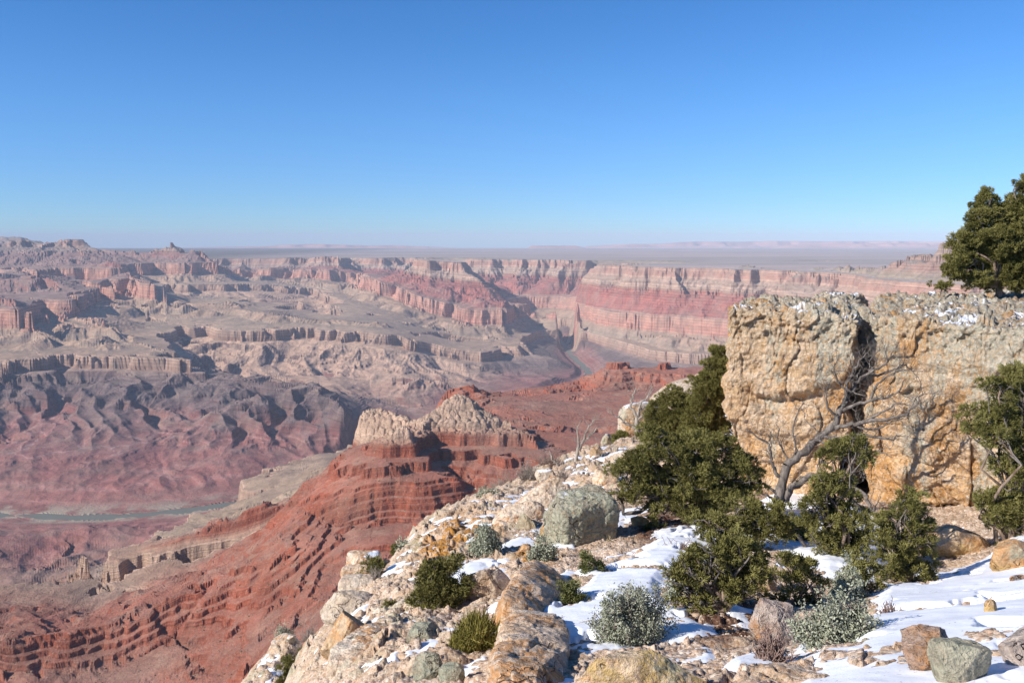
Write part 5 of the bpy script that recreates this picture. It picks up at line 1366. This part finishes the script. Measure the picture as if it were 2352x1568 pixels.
tree("pinyon_sapling", "little cone shaped pinyon sapling in the snow, the lower one of two", J, 9.6, (1312, 1400),
     [(1310, 1338, 9, 11), (1300, 1358, 14, 11), (1322, 1360, 13, 11), (1296, 1380, 15, 11), (1320, 1382, 17, 13), (1308, 1372, 14, 12)], mat='pinyon', leaf=.045, density=420, bare=1, trunk=.025)
tree("pinyon_tree", "tall narrow pinyon hugging the left edge of the cliff, its top above the ridge", J, 23, (1650, 1060),
     [(1655, 812, 20, 18), (1640, 830, 16, 14), (1650, 845, 26, 20), (1618, 868, 16, 12), (1656, 868, 24, 22), (1630, 880, 30, 20), (1652, 900, 26, 24), (1620, 905, 26, 22), (1650, 942, 26, 26), (1610, 948, 34, 22), (1654, 985, 24, 28), (1612, 992, 36, 24)], leaf=.06, density=210, bare=4, trunk=.13)
tree("juniper_tree", "spreading juniper on the ridge, left of the tall pinyon, snow showing through", J, 26, (1560, 1050),
     [(1560, 915, 28, 18), (1530, 935, 26, 18), (1575, 950, 34, 22), (1530, 975, 30, 22), (1500, 958, 20, 14), (1560, 1000, 36, 24), (1505, 1000, 22, 18)], leaf=.065, density=190, bare=5, trunk=.12)
tree("juniper_tree", "largest sprawling juniper between the big green boulder and the cliff, full of bare grey twigs", J, 17.5, (1640, 1215),
     [(1500, 1010, 34, 22), (1465, 1050, 38, 24), (1440, 1085, 30, 24), (1500, 1075, 40, 28), (1545, 1040, 36, 26), (1600, 1035, 40, 26), (1660, 1045, 36, 30), (1580, 1090, 48, 30), (1640, 1095, 46, 32), (1700, 1085, 32, 30), (1520, 1120, 46, 26), (1470, 1125, 34, 20), (1440, 1140, 24, 14), (1600, 1140, 48, 26), (1665, 1140, 44, 26), (1720, 1130, 26, 22), (1560, 1160, 40, 20), (1510, 1165, 28, 14), (1630, 1175, 36, 16)], leaf=.055, density=230, bare=5, trunk=.14)
tree("juniper_tree", "middle juniper whose flat spreading limbs reach the foot of the dead tree", J, 14.0, (1735, 1275),
     [(1690, 1180, 40, 20), (1745, 1180, 42, 22), (1780, 1190, 26, 18), (1640, 1200, 30, 16), (1720, 1212, 40, 18), (1680, 1225, 34, 16), (1625, 1215, 22, 12), (1600, 1195, 20, 11), (1762, 1228, 30, 16), (1650, 1246, 26, 12), (1802, 1216, 22, 16)], leaf=.05, density=280, bare=5, trunk=.10)
tree("juniper_tree", "dense round juniper in front of the middle juniper, twisted roots on bare dark soil", J, 11.0, (1690, 1425),
     [(1690, 1260, 40, 24), (1640, 1262, 36, 22), (1600, 1280, 34, 22), (1735, 1275, 28, 24), (1660, 1295, 44, 28), (1565, 1300, 30, 22), (1550, 1330, 26, 20), (1600, 1325, 40, 26), (1700, 1310, 40, 28), (1650, 1340, 44, 28), (1560, 1362, 26, 18), (1610, 1365, 36, 20), (1700, 1350, 36, 26), (1660, 1380, 34, 16), (1740, 1340, 22, 26), (1620, 1392, 28, 12), (1545, 1380, 18, 12)], leaf=.042, density=420, bare=5, trunk=.12)
tree("juniper_tree", "thin juniper left of the grey green bush, orange rock showing behind it", J, 10.6, (1850, 1400),
     [(1810, 1285, 26, 16), (1840, 1300, 28, 18), (1800, 1318, 28, 18), (1860, 1325, 26, 18), (1828, 1340, 30, 16), (1885, 1345, 16, 12), (1850, 1365, 20, 14), (1770, 1372, 24, 16), (1855, 1385, 14, 8)], leaf=.042, density=360, bare=4, trunk=.05)
tree("juniper_tree", "juniper under the dead tree with a high tuft against the crack of the cliff", J, 14.6, (1930, 1300),
     [(1940, 1030, 34, 22), (1972, 1020, 24, 18), (1905, 1048, 22, 12), (1985, 1060, 20, 22), (1900, 1100, 28, 20), (1890, 1130, 34, 22), (1930, 1120, 26, 22), (1865, 1160, 32, 20), (1925, 1170, 38, 26), (1960, 1195, 36, 24), (1890, 1205, 38, 22), (1940, 1235, 42, 26), (1895, 1245, 30, 20), (1980, 1240, 22, 24), (1950, 1270, 30, 16)], leaf=.05, density=280, bare=5, trunk=.10)
tree("juniper_tree", "green juniper right of the dead tree, standing over the snow field", J, 12.8, (2080, 1355),
     [(2090, 1155, 28, 22), (2070, 1185, 30, 22), (2105, 1190, 26, 24), (2040, 1205, 32, 22), (2090, 1225, 38, 26), (2030, 1240, 34, 22), (2120, 1240, 20, 24), (2060, 1265, 36, 22), (2105, 1280, 32, 24), (2040, 1295, 30, 20), (2090, 1315, 40, 22), (2130, 1320, 22, 16), (2050, 1330, 22, 12), (2100, 1338, 26, 10)], leaf=.045, density=340, bare=4, trunk=.09)
tree("juniper_tree", "low loose juniper in the snow just right of the trunk of the leaning dead tree", J, 15.5, (1840, 1262),
     [(1820, 1205, 24, 16), (1850, 1200, 22, 16), (1800, 1228, 24, 14), (1838, 1228, 28, 16), (1868, 1235, 20, 14), (1822, 1248, 26, 12)], leaf=.05, density=280, bare=7, trunk=.06)
tree("juniper_tree", "ragged juniper filling the gap behind the tall grey green bush", J, 11.6, (1985, 1372),
     [(1985, 1290, 24, 18), (1960, 1310, 24, 18), (2005, 1318, 22, 18), (1980, 1335, 30, 18), (1950, 1345, 20, 12), (2010, 1350, 20, 12)], leaf=.045, density=330, bare=7, trunk=.06)
tree("juniper_tree", "juniper leaning in from the right edge in front of the cliff, three dark masses", J, 13.5, (2370, 1350),
     [(2330, 850, 30, 26), (2300, 885, 30, 22), (2350, 900, 34, 30), (2265, 960, 38, 22), (2310, 955, 34, 26), (2245, 985, 22, 14), (2290, 1000, 34, 24), (2345, 970, 30, 34), (2340, 1040, 32, 36), (2310, 1075, 26, 22), (2345, 1110, 30, 36), (2290, 1140, 34, 22), (2262, 1155, 20, 16), (2320, 1180, 36, 26), (2280, 1185, 26, 18), (2350, 1220, 26, 30), (2320, 1250, 26, 18), (2300, 1265, 18, 12), (2400, 1000, 50, 90), (2400, 1200, 50, 80)], leaf=.05, density=300, bare=4, trunk=.13)
tree("juniper_tree", "pointed juniper on top of the cliff at the right edge, standing against the sky", J, 25, (2300, 668),
     [(2262, 452, 16, 16), (2258, 475, 22, 18), (2250, 505, 26, 22), (2290, 505, 28, 24), (2320, 480, 26, 24), (2340, 455, 18, 20), (2350, 430, 14, 18), (2345, 500, 26, 28), (2215, 548, 20, 20), (2208, 575, 24, 20), (2245, 545, 30, 26), (2290, 550, 34, 28), (2340, 555, 34, 32), (2205, 605, 26, 22), (2245, 600, 32, 26), (2295, 605, 36, 28), (2345, 610, 34, 30), (2200, 635, 22, 20), (2240, 645, 30, 18), (2290, 650, 32, 16), (2340, 652, 32, 16), (2390, 560, 50, 90), (2400, 470, 34, 50)], mat='juniper', leaf=.065, density=250, bare=4, trunk=.16, big=1.2)
tree("juniper_shrub", "small juniper shrub low at the left foot of the pointed juniper on the cliff top", 'shrub', 25, (2160, 668), [(2158, 655, 13, 8), (2170, 658, 12, 7)], leaf=.06, density=240, bare=0, trunk=.03)
tree("juniper_shrub", "green juniper shrub at the bottom edge, right of the dead grey stem", 'shrub', 7.3, (1140, 1600),
     [(1150, 1525, 16, 14), (1130, 1545, 22, 16), (1160, 1550, 20, 18), (1115, 1565, 18, 14), (1145, 1575, 26, 16)], leaf=.035, density=700, bare=2, trunk=.03)
tree("juniper_shrub", "dark green juniper shrub in the snowy rubble at the far lower left", 'shrub', 22, (690, 1575),
     [(690, 1515, 26, 18), (672, 1535, 22, 18), (706, 1540, 22, 18), (680, 1556, 28, 16)], leaf=.06, density=260, bare=3, trunk=.06)
tree("juniper_shrub", "tiny juniper beside the bright orange tilted rock", 'shrub', 15.5, (1500, 1225), [(1498, 1200, 16, 12), (1510, 1210, 12, 9), (1490, 1214, 10, 7)], leaf=.045, density=320, bare=1, trunk=.03)
tree("juniper_shrub", "yellowish green shrub among the ridge rocks under the second dead tree", 'shrub', 36, (1428, 1024), [(1428, 1003, 12, 10), (1424, 1013, 12, 9)], leaf=.08, density=200, bare=1, trunk=.03)
tree("juniper_shrub", "dark olive shrub on the left skyline of the slope", 'shrub', 22, (912, 1272), [(910, 1258, 11, 9), (902, 1263, 8, 6), (918, 1262, 8, 6)], leaf=.06, density=260, bare=1, trunk=.03)
tree("juniper_shrub", "low olive shrub spread along the skyline above the rubble", 'shrub', 29, (975, 1240), [(1000, 1213, 14, 9), (985, 1224, 16, 9), (965, 1236, 14, 7), (1020, 1204, 10, 7)], mat='pinyon', leaf=.07, density=180, bare=2, trunk=.03)
tree("juniper_shrub", "yellow green tuft shrub in the rubble below the skyline", 'shrub', 20, (993, 1262), [(993, 1250, 9, 8)], mat='tea', leaf=.07, density=300, bare=1, trunk=.02)
tree("juniper_shrub", "small round yellow green shrub right of the tuft shrub", 'shrub', 20, (1030, 1250), [(1030, 1242, 11, 7)], mat='tea', leaf=.07, density=300, bare=1, trunk=.02)
tree("juniper_shrub", "brown green low bush at the foot of the grey green bush, near the bottom edge", 'shrub', 6.9, (1925, 1560),
     [(1890, 1480, 20, 16), (1920, 1500, 34, 22), (1950, 1515, 26, 20), (1900, 1515, 24, 18), (1935, 1530, 26, 14), (1880, 1500, 16, 14)], mat='tea', leaf=.05, density=520, bare=4, trunk=.03)

def bush(name, label, r, base, rx, ry, leafmat, leaf, nleaf, twigs=60, twigmat='twig', up=.9, spread=1.0, tl=.5, group=None, cat="shrub", lw=.5, tipgrow=.55, parts=True):
    """many thin stems fanning from one foot, small leaves clustered toward their tips"""
    g = on_ground(base[0], min(base[1], 1560), 2.5)[1]
    if 0.75 < g / r < 1.3 and base[1] <= 1562: r = g
    b = P3(base[0], base[1], r); gz = ground_z(b[0], b[1]); foot = np.array([b[0], b[1], gz if abs(gz - b[2]) < .8 else b[2]]) - np.array([0, 0, .03])
    W = rx / F * r; H = ry / F * r; ph = rv_.uniform(0, 6.3, 3)
    lobe = lambda th: .98 + .22 * math.sin(2 * th + ph[0]) + .16 * math.sin(5 * th + ph[1]) + .10 * math.sin(9 * th + ph[2])
    tb = Tubes(); ends = []
    for k in range(twigs):
        th = rv_.uniform(0, 6.283); q = rv_.uniform(0, 1) ** .6
        e = np.array([math.cos(th) * q * W * spread, math.sin(th) * q * W * .85, H * 2 * math.sqrt(max(.06, 1 - (q * .92) ** 2)) * rv_.uniform(.5, 1.12)]) * lobe(th)
        P = crooked((rv_.normal() * W * .05, rv_.normal() * W * .05, 0), e, 6, .14); tb.tube(P, .008 + W * .012, .003, 4); ends.append(P)
        for _ in range(4):
            i = rv_.randint(2, 6); e2 = P[i] + unit(rv_.normal(size=3) + np.array([0, 0, up])) * W * rv_.uniform(.15, .42)
            P2 = crooked(P[i], e2, 4, .2); tb.tube(P2, .004, .002, 3); ends.append(P2)
    if parts:
        t = empty(name, tuple(foot)); tag(t, label, cat, group)
        st = obj("stems", tb.mesh("stems"), ML[twigmat], t)
    else:
        st = obj(name, tb.mesh(name), ML[twigmat]); st.location = foot; tag(st, label, cat, group); t = st
    tn = st.data.attributes.new("tone", 'FLOAT', 'POINT'); tn.data.foreach_set("value", rv_.uniform(.1, .9, len(st.data.vertices)).astype(np.float32))
    if nleaf:
        C = []; D = []; Tn = []
        for _ in range(nleaf):
            P = ends[rv_.randint(len(ends))]; f = 1 - rv_.rand() ** 1.4 * tipgrow
            x = f * (len(P) - 1); i = min(int(x), len(P) - 2); c = P[i] + (P[i + 1] - P[i]) * (x - i)
            kk_ = 6
            cc = c + rv_.normal(size=(kk_, 3)) * leaf * 1.1; dd = rv_.normal(size=(kk_, 3)) + np.array([0, 0, .5]); dd /= np.linalg.norm(dd, axis=1)[:, None]
            C.append(cc); D.append(dd); Tn.append(np.clip(rv_.uniform(.2, .8) + rv_.normal(size=kk_) * .15, 0, 1))
        C = np.concatenate(C); D = np.concatenate(D); Tn = np.concatenate(Tn)
        V, Fc, tt = leaf_quads(C, D, leaf * rv_.uniform(.8, 1.3, len(C)), leaf * lw, Tn)
        obj("foliage", mesh_np("foliage", V, Fc, smooth=False, attrs={"tone": tt}), ML[leafmat], t)
    return t
bush("sagebrush", "big round grey sagebrush in the snow near the bottom middle", 7.8, (1450, 1495), 84, 76, 'sage', .020, 5200, 170)
bush("sagebrush", "grey green bush in front of the right hand junipers, beside the snow field", 8.0, (1922, 1500), 76, 60, 'sage', .022, 4800, 170)
bush("sagebrush", "grey green sprig of the bush rising between two junipers", 8.6, (1945, 1385), 48, 36, 'sage', .022, 2200, 60)
bush("sagebrush", "round grey green bush left of the snow chute", 15, (1115, 1300), 42, 42, 'sage', .034, 2200, 110)
bush("sagebrush", "grey bush against the left foot of the big green grey boulder", 14.6, (1248, 1300), 28, 28, 'sage', .032, 1100, 80)
bush("sagebrush", "small grey bush above the one beside the big green grey boulder", 15.6, (1250, 1255), 24, 20, 'sage', .03, 350, 80)
bush("sagebrush", "pale grey bush on the skyline left of the slabs", 30, (1118, 1155), 22, 14, 'sage', .06, 240, 50)
bush("sagebrush", "grey bush at the skyline above the pale stacked ledge", 21, (932, 1268), 14, 13, 'sage', .05, 260, 50)
bush("sagebrush", "grey bush in the snowy rubble at the far lower left", 24, (655, 1475), 20, 18, 'sage', .05, 240, 60)
bush("bare_bush", "leafless grey bush in front of the small juniper on the left ledge", 15.2, (862, 1352), 20, 28, 'twig', .03, 0, 90)
bush("bare_bush", "grey leafless thicket on the skyline left of the dead trees", 31, (1150, 1150), 34, 30, 'twig', .04, 0, 120)
bush("bare_bush", "second grey leafless thicket, closer to the dead trees on the skyline", 33, (1215, 1112), 36, 28, 'twig', .04, 60, 120)
bush("bare_bush", "brownish leafless thicket on the skyline just left of the first dead tree", 33, (1262, 1080), 34, 22, 'brown', .04, 60, 110, twigmat='brown')
bush("bare_bush", "leafless grey bush at the foot of the first dead tree", 30, (1292, 1110), 26, 18, 'twig', .04, 0, 90)
bush("bare_bush", "purple brown twiggy bush at the bottom edge below the pinkish boulder", 5.6, (1768, 1600), 46, 46, 'brown', .02, 0, 220, twigmat='brown')
bush("bare_bush", "small dark brown bush left of the purple brown bush at the bottom edge", 6.0, (1690, 1560), 24, 12, 'brown', .02, 0, 90, twigmat='brown')
bush("bare_bush", "dark brown dry bush half in the snow at the right, upper of two", 11.8, (2232, 1335), 22, 12, 'brown', .02, 0, 70, twigmat='brown')
bush("bare_bush", "dark brown dry bush half in the snow at the right, lower of two", 10.6, (2235, 1385), 16, 8, 'brown', .02, 0, 50, twigmat='brown')
bush("bare_bush", "reddish dry bush under the juniper at the right edge", 11.4, (2310, 1330), 26, 16, 'brown', .02, 0, 90, twigmat='brown')
bush("bare_bush", "dry brown bush lying along a bare patch in the snow field", 9.9, (2120, 1372), 34, 10, 'brown', .02, 0, 90, twigmat='brown')
bush("bare_bush", "dry brown grassy bush right of the grey green bush", 8.0, (2040, 1440), 28, 28, 'grass', .03, 0, 160, twigmat='brown')
bush("bare_bush", "low grey twiggy bush in the snow left of the big sagebrush, the darker one", 8.8, (1285, 1448), 26, 12, 'twig', .02, 260, 90)
bush("bare_bush", "low grey twiggy bush in the snow left of the big sagebrush, nearer to it", 9.0, (1335, 1430), 18, 9, 'twig', .02, 120, 60)
bush("bare_bush", "round straw brown bush between the tan boulder and the orange slab", 11.2, (1192, 1368), 14, 18, 'grass', .02, 0, 140, twigmat='grass')
bush("bare_bush", "leafless bush of dark twigs in the snow under the middle juniper", 12.4, (1560, 1275), 40, 18, 'twig', .02, 0, 60, twigmat='brown')
bush("bare_bush", "brown leafless bush by the green bush at the lower middle", 7.9, (1170, 1500), 30, 26, 'twig', .02, 0, 90, twigmat='brown')
bush("bare_bush", "dark twiggy bush in the snow at the far lower left", 20, (705, 1530), 34, 26, 'twig', .03, 200, 110, twigmat='brown')
bush("bare_bush", "greyish twig bush in the snowy rubble on the far left edge of the slope", 22, (715, 1482), 28, 22, 'twig', .03, 0, 110, twigmat='twig')
for k, (px, py, r) in enumerate([(1340, 1415, 9.3), (1295, 1285, 12.6), (1400, 1252, 14), (1242, 1372, 10.6), (1560, 1262, 13), (1500, 1240, 13.6), (1425, 1345, 10.2), (1372, 1455, 8.6), (1360, 1482, 8), (1325, 1492, 7.8), (1620, 1240, 13), (1460, 1222, 15), (1185, 1320, 13), (1140, 1460, 9), (2160, 1420, 8.6), (2000, 1475, 7.4), (1745, 1475, 7.3), (1460, 1250, 13.5), (1130, 1325, 13.6), (1210, 1265, 16), (1075, 1430, 10.2), (905, 1450, 11), (945, 1480, 9.4), (1398, 1330, 10.8), (1350, 1300, 11.8), (2050, 1500, 7), (2180, 1440, 8), (2120, 1395, 9.5), (2300, 1400, 8), (2010, 1540, 6), (2240, 1475, 7), (1985, 1455, 8), (2330, 1330, 10)]):
    o = bush("grass_tuft", "small straw coloured tuft of dry grass poking out of the slope", r, (px, py), rv_.uniform(9, 15), rv_.uniform(6, 10), 'grass', .02, 0, 36, twigmat='grass', group="dry grass tufts on the near slope", cat="grass tuft", parts=False)

# joint fir: dense upright green brown stems on a bare grey stem
def joint_fir():
    foot = P3(1092, 1585, 7.6); t = empty("jointfir_bush", tuple(foot)); tag(t, "olive brown broom like bush on a bare grey stem at the lower middle", "shrub")
    k = 8.0 / F; C = []; D = []; Tn = []; tw = Tubes()
    hub = P3(1098, 1520, 7.9) - foot
    tb = Tubes(); tb.tube([np.array([0, 0, -.1]), P3(1086, 1560, 7.7) - foot, P3(1100, 1535, 7.8) - foot, hub], .034, .026, 8, .1)
    for i in range(150):
        bx = rv_.uniform(-62, 62); top = 1400 + abs(bx) ** 1.6 * .095 + rv_.uniform(-8, 30) + (18 if rv_.rand() < .3 else 0); yb = 1480 + rv_.uniform(-35, 35)
        b = P3(1098 + bx * .82, yb, 7.9 + rv_.uniform(-.33, .33)) - foot
        tw.tube(crooked(hub + rv_.normal(size=3) * .02, b, 6, .12), .010, .004, 4)
        for m in range(46):
            c = b + rv_.normal(size=3) * np.array([.035, .05, .03]); tip = P3(1098 + bx + rv_.uniform(-9, 9), top + rv_.uniform(0, 22), 7.9) - foot; tip[1] = c[1] + rv_.normal() * .05
            v = tip - c; L = np.linalg.norm(v)
            if L > .16: c = c + v * rv_.uniform(0, max(0, 1 - .14 / L)); 
            d = unit(v + rv_.normal(size=3) * L * .16)
            C.append(c); D.append(d); Tn.append(min(1, max(0, rv_.normal(.5, .22))))
    V, Fc, tt = leaf_quads(np.array(C), np.array(D), rv_.uniform(.09, .17, len(C)), .0075, np.array(Tn))
    obj("foliage", mesh_np("foliage", V, Fc, smooth=False, attrs={"tone": tt}), ML['tea'], t)
    obj("stem", tb.mesh("stem"), MB_GREY, t); obj("branches", tw.mesh("branches"), MB_GREY, t)
joint_fir()

# dead trees
def twigs_from(tb, P, r, n, L, rad, depth=2, up=.3):
    for _ in range(n):
        i = rv_.randint(2, len(P)); a = P[min(i, len(P) - 1)]; dirn = unit(unit(P[-1] - P[0]) * .6 + rv_.normal(size=3) * .8 + np.array([0, 0, up]))
        q = crooked(a, a + dirn * L * rv_.uniform(.5, 1.2), 6, .26, .03); tb.tube(q, rad, rad * .25, 5)
        if depth > 1: twigs_from(tb, q, r, 3, L * .5, rad * .45, depth - 1, up)
def dead_tree(label, limbs, trunk_pts, mat, r, r_top, foot_py, twl, twn, seed):
    """trunk_pts and limbs in layout points (px, py, dr); radii in layout units"""
    k = r / F; foot = P3(trunk_pts[0][0], trunk_pts[0][1], r); t = empty("dead_tree", tuple(foot)); tag(t, label, "dead tree")
    W = lambda q: P3(q[0], q[1], r + (q[2] if len(q) > 2 else 0)) - foot
    tb = Tubes(); pts = [W(q) for q in trunk_pts]; pts[0] = pts[0] - np.array([0, 0, .25])
    fine = np.array(pts); tt = np.linspace(0, len(fine) - 1, len(fine) * 4); fine = np.stack([np.interp(tt, np.arange(len(pts)), fine[:, c]) for c in range(3)], 1)
    ks = np.array([1, 2, 3, 2, 1]) / 9; sm = fine.copy()
    for c in range(3): sm[2:-2, c] = np.convolve(fine[:, c], ks, 'valid')
    tb.tube(sm, r_top[0] * k, r_top[1] * k, 10, .09)
    obj("trunk", tb.mesh("trunk"), mat, t)
    for pts_, w0, w1 in limbs:
        w0 *= .82; w1 *= .7
        lb = Tubes(); q = np.array([W(z) for z in pts_]); tt = np.linspace(0, len(q) - 1, len(q) * 4); f = np.stack([np.interp(tt, np.arange(len(q)), q[:, c]) for c in range(3)], 1)
        s2 = f.copy()
        for c in range(3): s2[2:-2, c] = np.convolve(f[:, c], ks, 'valid')
        s2[1:-1] += rv_.normal(size=s2[1:-1].shape) * w0 * k * .35
        lb.tube(s2, w0 * k, w1 * k, 8, .08)
        twigs_from(lb, s2, r, twn, twl * k, max(w1 * k * .7, .006), 3)
        obj("branch", lb.mesh("branch"), mat, t)
    return t
dead_tree("big twisted dead juniper leaning to the right across the cliff face", [
    ([(1800, 1112), (1780, 1080), (1768, 1050), (1772, 1020), (1740, 1005), (1715, 985)], 6, 2),
    ([(1790, 1135), (1760, 1115), (1730, 1100), (1705, 1085), (1690, 1060)], 4.5, 1.5),
    ([(1785, 1150), (1750, 1130), (1722, 1118)], 4, 1.5),
    ([(1806, 1070), (1850, 1030, .1), (1900, 990, .2), (1935, 940, .2), (1950, 905, .2), (1965, 880, .2), (1990, 862, .2), (2050, 850, .1)], 13, 4),
    ([(1900, 990, .2), (1950, 975, 0), (2000, 965, -.2), (2060, 960, -.4), (2100, 935, -.5), (2120, 905, -.5)], 7.5, 2.5),
    ([(1930, 945, .2), (1975, 925, 0), (2020, 915, -.2), (2060, 905, -.3), (2080, 870, -.3)], 6, 2),
    ([(1940, 925, .2), (1945, 880, .1), (1960, 850, .1), (1975, 830, 0), (1990, 810, 0)], 5, 1.5),
    ([(1960, 880, .2), (2010, 850, -.1), (2040, 830, -.2), (2052, 805, -.3)], 4.5, 1.5),
    ([(1880, 1005, .2), (1940, 1005, -.1), (2000, 1000, -.3), (2050, 1010, -.4), (2070, 1000, -.4)], 6, 2),
    ([(1920, 960, .2), (1900, 930, .1), (1895, 905, 0), (1905, 880, 0)], 4, 1.5),
    ([(1990, 965, -.1), (2030, 945, -.3), (2060, 925, -.3), (2090, 930, -.4)], 4, 1.5),
    ([(1805, 1150), (1830, 1105, -.2), (1870, 1092, -.4), (1910, 1095, -.6), (1950, 1110, -.8), (1990, 1140, -1.0), (2010, 1190, -1.2)], 11, 5),
    ([(1850, 1030, .1), (1830, 1040, .1), (1818, 985, .1), (1830, 950, 0), (1845, 925, 0)], 3.5, 1.2),
    ([(1870, 1010, .1), (1920, 1022, -.1), (1975, 1040, -.3), (2020, 1035, -.4), (2050, 1050, -.5)], 4, 1.5),
    ([(1960, 975, 0), (2000, 990, -.2), (2035, 975, -.3), (2075, 960, -.4)], 4, 1.5),
    ([(1955, 900, .1), (1925, 880, .1), (1915, 850, .1), (1925, 820, 0)], 3.5, 1.2),
    ([(1990, 862, .1), (2015, 835, 0), (2005, 805, 0)], 3.5, 1.2),
    ([(2050, 850, 0), (2075, 835, -.1), (2095, 850, -.1)], 3, 1.2),
    ([(1812, 1062, 0), (1800, 1035, .1), (1785, 1010, .1), (1790, 985, .1)], 3, 1.2),
    ([(2000, 915, -.1), (2015, 880, -.2), (2045, 860, -.3), (2075, 850, -.3)], 4, 1.5),
  ], [(1785, 1200), (1787, 1165), (1792, 1130), (1800, 1095), (1808, 1068)], MB_GREY, 17.6, (14, 9.5), 1190, 58, 12, 1)
dead_tree("pale dead tree on the slope with a forked leaning trunk, nearer of the two", [
    ([(1322, 1098), (1300, 1082), (1280, 1068), (1268, 1055), (1262, 1035)], 5.5, 1.6),
    ([(1322, 1070), (1326, 1040), (1338, 1015), (1358, 998), (1372, 982)], 5, 1.5),
    ([(1324, 1045), (1330, 1010), (1325, 985), (1335, 965)], 4, 1.2),
    ([(1338, 1015), (1350, 985), (1362, 965)], 3.5, 1.2),
    ([(1330, 1095), (1350, 1085), (1375, 1080)], 4, 1.2)],
    [(1327, 1135), (1325, 1112), (1320, 1090), (1322, 1068), (1324, 1042)], MB_PALE, 29, (7.5, 3.6), 1135, 30, 9, 2)
dead_tree("pale dead tree with crooked spreading branches, farther of the two on the ridge", [
    ([(1462, 985), (1466, 950), (1470, 925), (1490, 910), (1500, 895)], 5, 1.5),
    ([(1464, 960), (1448, 930), (1455, 905), (1460, 890)], 4.5, 1.4),
    ([(1464, 965), (1485, 940), (1510, 935), (1535, 940)], 4.5, 1.4),
    ([(1464, 985), (1440, 975), (1420, 958), (1405, 950)], 4, 1.3),
    ([(1468, 945), (1490, 928), (1520, 925), (1530, 928)], 3.5, 1.2),
    ([(1470, 990), (1500, 975), (1520, 990)], 3.5, 1.2),
    ([(1458, 1030), (1435, 1045), (1405, 1052)], 6, 2)],
    [(1458, 1045), (1462, 1020), (1464, 995), (1462, 970), (1466, 945)], MB_PALE, 37, (8, 4.2), 1040, 28, 9, 3)
def loose_wood(label, pts, r, w, twn=3):
    t = Tubes(); foot = P3(*pts[0][:2], r); q = np.array([P3(a, b, r + .02) - foot for a, b in pts]); q = np.concatenate([crooked(q[i], q[i + 1], 4, .12)[:-1] for i in range(len(q) - 1)] + [q[-1:]])
    t.tube(q, w / F * r, w / F * r * .4, 7, .1); twigs_from(t, q, r, twn, 22 / F * r, w / F * r * .3, 2, .1)
    o = obj("dead_branch", t.mesh("dead_branch"), MB_GREY); o.location = foot; tag(o, label, "dead branch")
loose_wood("curved dead branch lying on the snow left of the bare soil", [(1545, 1437), (1580, 1440), (1605, 1425), (1635, 1405)], 9.2, 5)
loose_wood("dead branch lying downhill below the middle junipers", [(1830, 1225), (1850, 1262), (1870, 1290), (1905, 1302)], 13.2, 5)
loose_wood("forked dead branch hanging below the leaning tree", [(1990, 1205), (1985, 1170), (1960, 1150), (1945, 1125)], 14.0, 6, 6)
loose_wood("grey dead trunk lying right of the big green grey boulder", [(1500, 1150), (1470, 1175), (1432, 1180), (1425, 1140), (1415, 1120)], 16.4, 6, 6)
loose_wood("grey root stub at the foot of the big round sagebrush", [(1500, 1530), (1498, 1505), (1490, 1480)], 7.3, 6, 4)

# scrub dotted over the near red ridge, too many to count
def ridge_scrub():
    def_mask = (LF > math.log(1100)) & (LF < math.log(2900)) & (steep < .9) & (AF > -0.62) & (AF < .26)
    idx = np.nonzero(def_mask.ravel())[0]
    w = (foot.ravel()[idx]) ** 0 ; sel = rv_.choice(idx, 3600, replace=False)
    noise_ = fbm2(XF.ravel()[sel] / 90, RF.ravel()[sel] / 90, 3, 55)
    sel = sel[noise_ > -.15]
    base = PF.reshape(-1, 3)[sel]; V0, Q0 = cube_sphere(2); V0 = V0 / np.linalg.norm(V0, axis=1)[:, None]
    s = rv_.uniform(.55, 1.5, len(sel)); V = base[:, None, :] + V0[None] * s[:, None, None] * np.array([1, 1, .8]) * rv_.uniform(.7, 1.3, (len(sel), len(V0), 1)) + np.array([0, 0, .3])
    Q = (Q0[None] + (np.arange(len(sel)) * len(V0))[:, None, None]).reshape(-1, 4)
    n = NT("ridge_scrub_leaves", .95, .05)
    c = n.ramp(n.n("ShaderNodeNewGeometry").outputs["Random Per Island"], [(0, (.07, .07, .03)), (.6, (.13, .12, .07)), (1, (.22, .19, .13))])
    o = obj("ridge_scrub", mesh_np("ridge_scrub", V.reshape(-1, 3), Q, smooth=False), n.done(c)); tag(o, kind="stuff")
ridge_scrub()
# ------------------------------------------------------------------ haze: the canyon's air
def haze():
    x, y0, y1, z0, z1 = 90000, -3000, 79000, -2200, 330
    v = [(sx * x, y, z) for z in (z0, z1) for y in (y0, y1) for sx in (-1, 1)]
    f = [(0, 1, 5, 4), (2, 6, 7, 3), (0, 4, 6, 2), (1, 3, 7, 5), (0, 2, 3, 1), (4, 5, 7, 6)]
    me = mesh_np("haze", np.array(v, float), np.array(f), smooth=False)
    m = bpy.data.materials.new("canyon_air"); m.use_nodes = True; t = m.node_tree
    t.nodes.remove(t.nodes["Principled BSDF"])
    vol = t.nodes.new("ShaderNodeVolumePrincipled")
    vol.inputs["Color"].default_value = HAZE_COL
    vol.inputs["Density"].default_value = HAZE_DENS
    vol.inputs["Anisotropy"].default_value = -0.2
    t.links.new(vol.outputs[0], t.nodes["Material Output"].inputs["Volume"])
    o = obj("haze", me, m)
    tag(o, kind="stuff")
HAZE_COL = (0.80, 0.86, 1.0, 1); HAZE_DENS = 1.9e-5
haze()
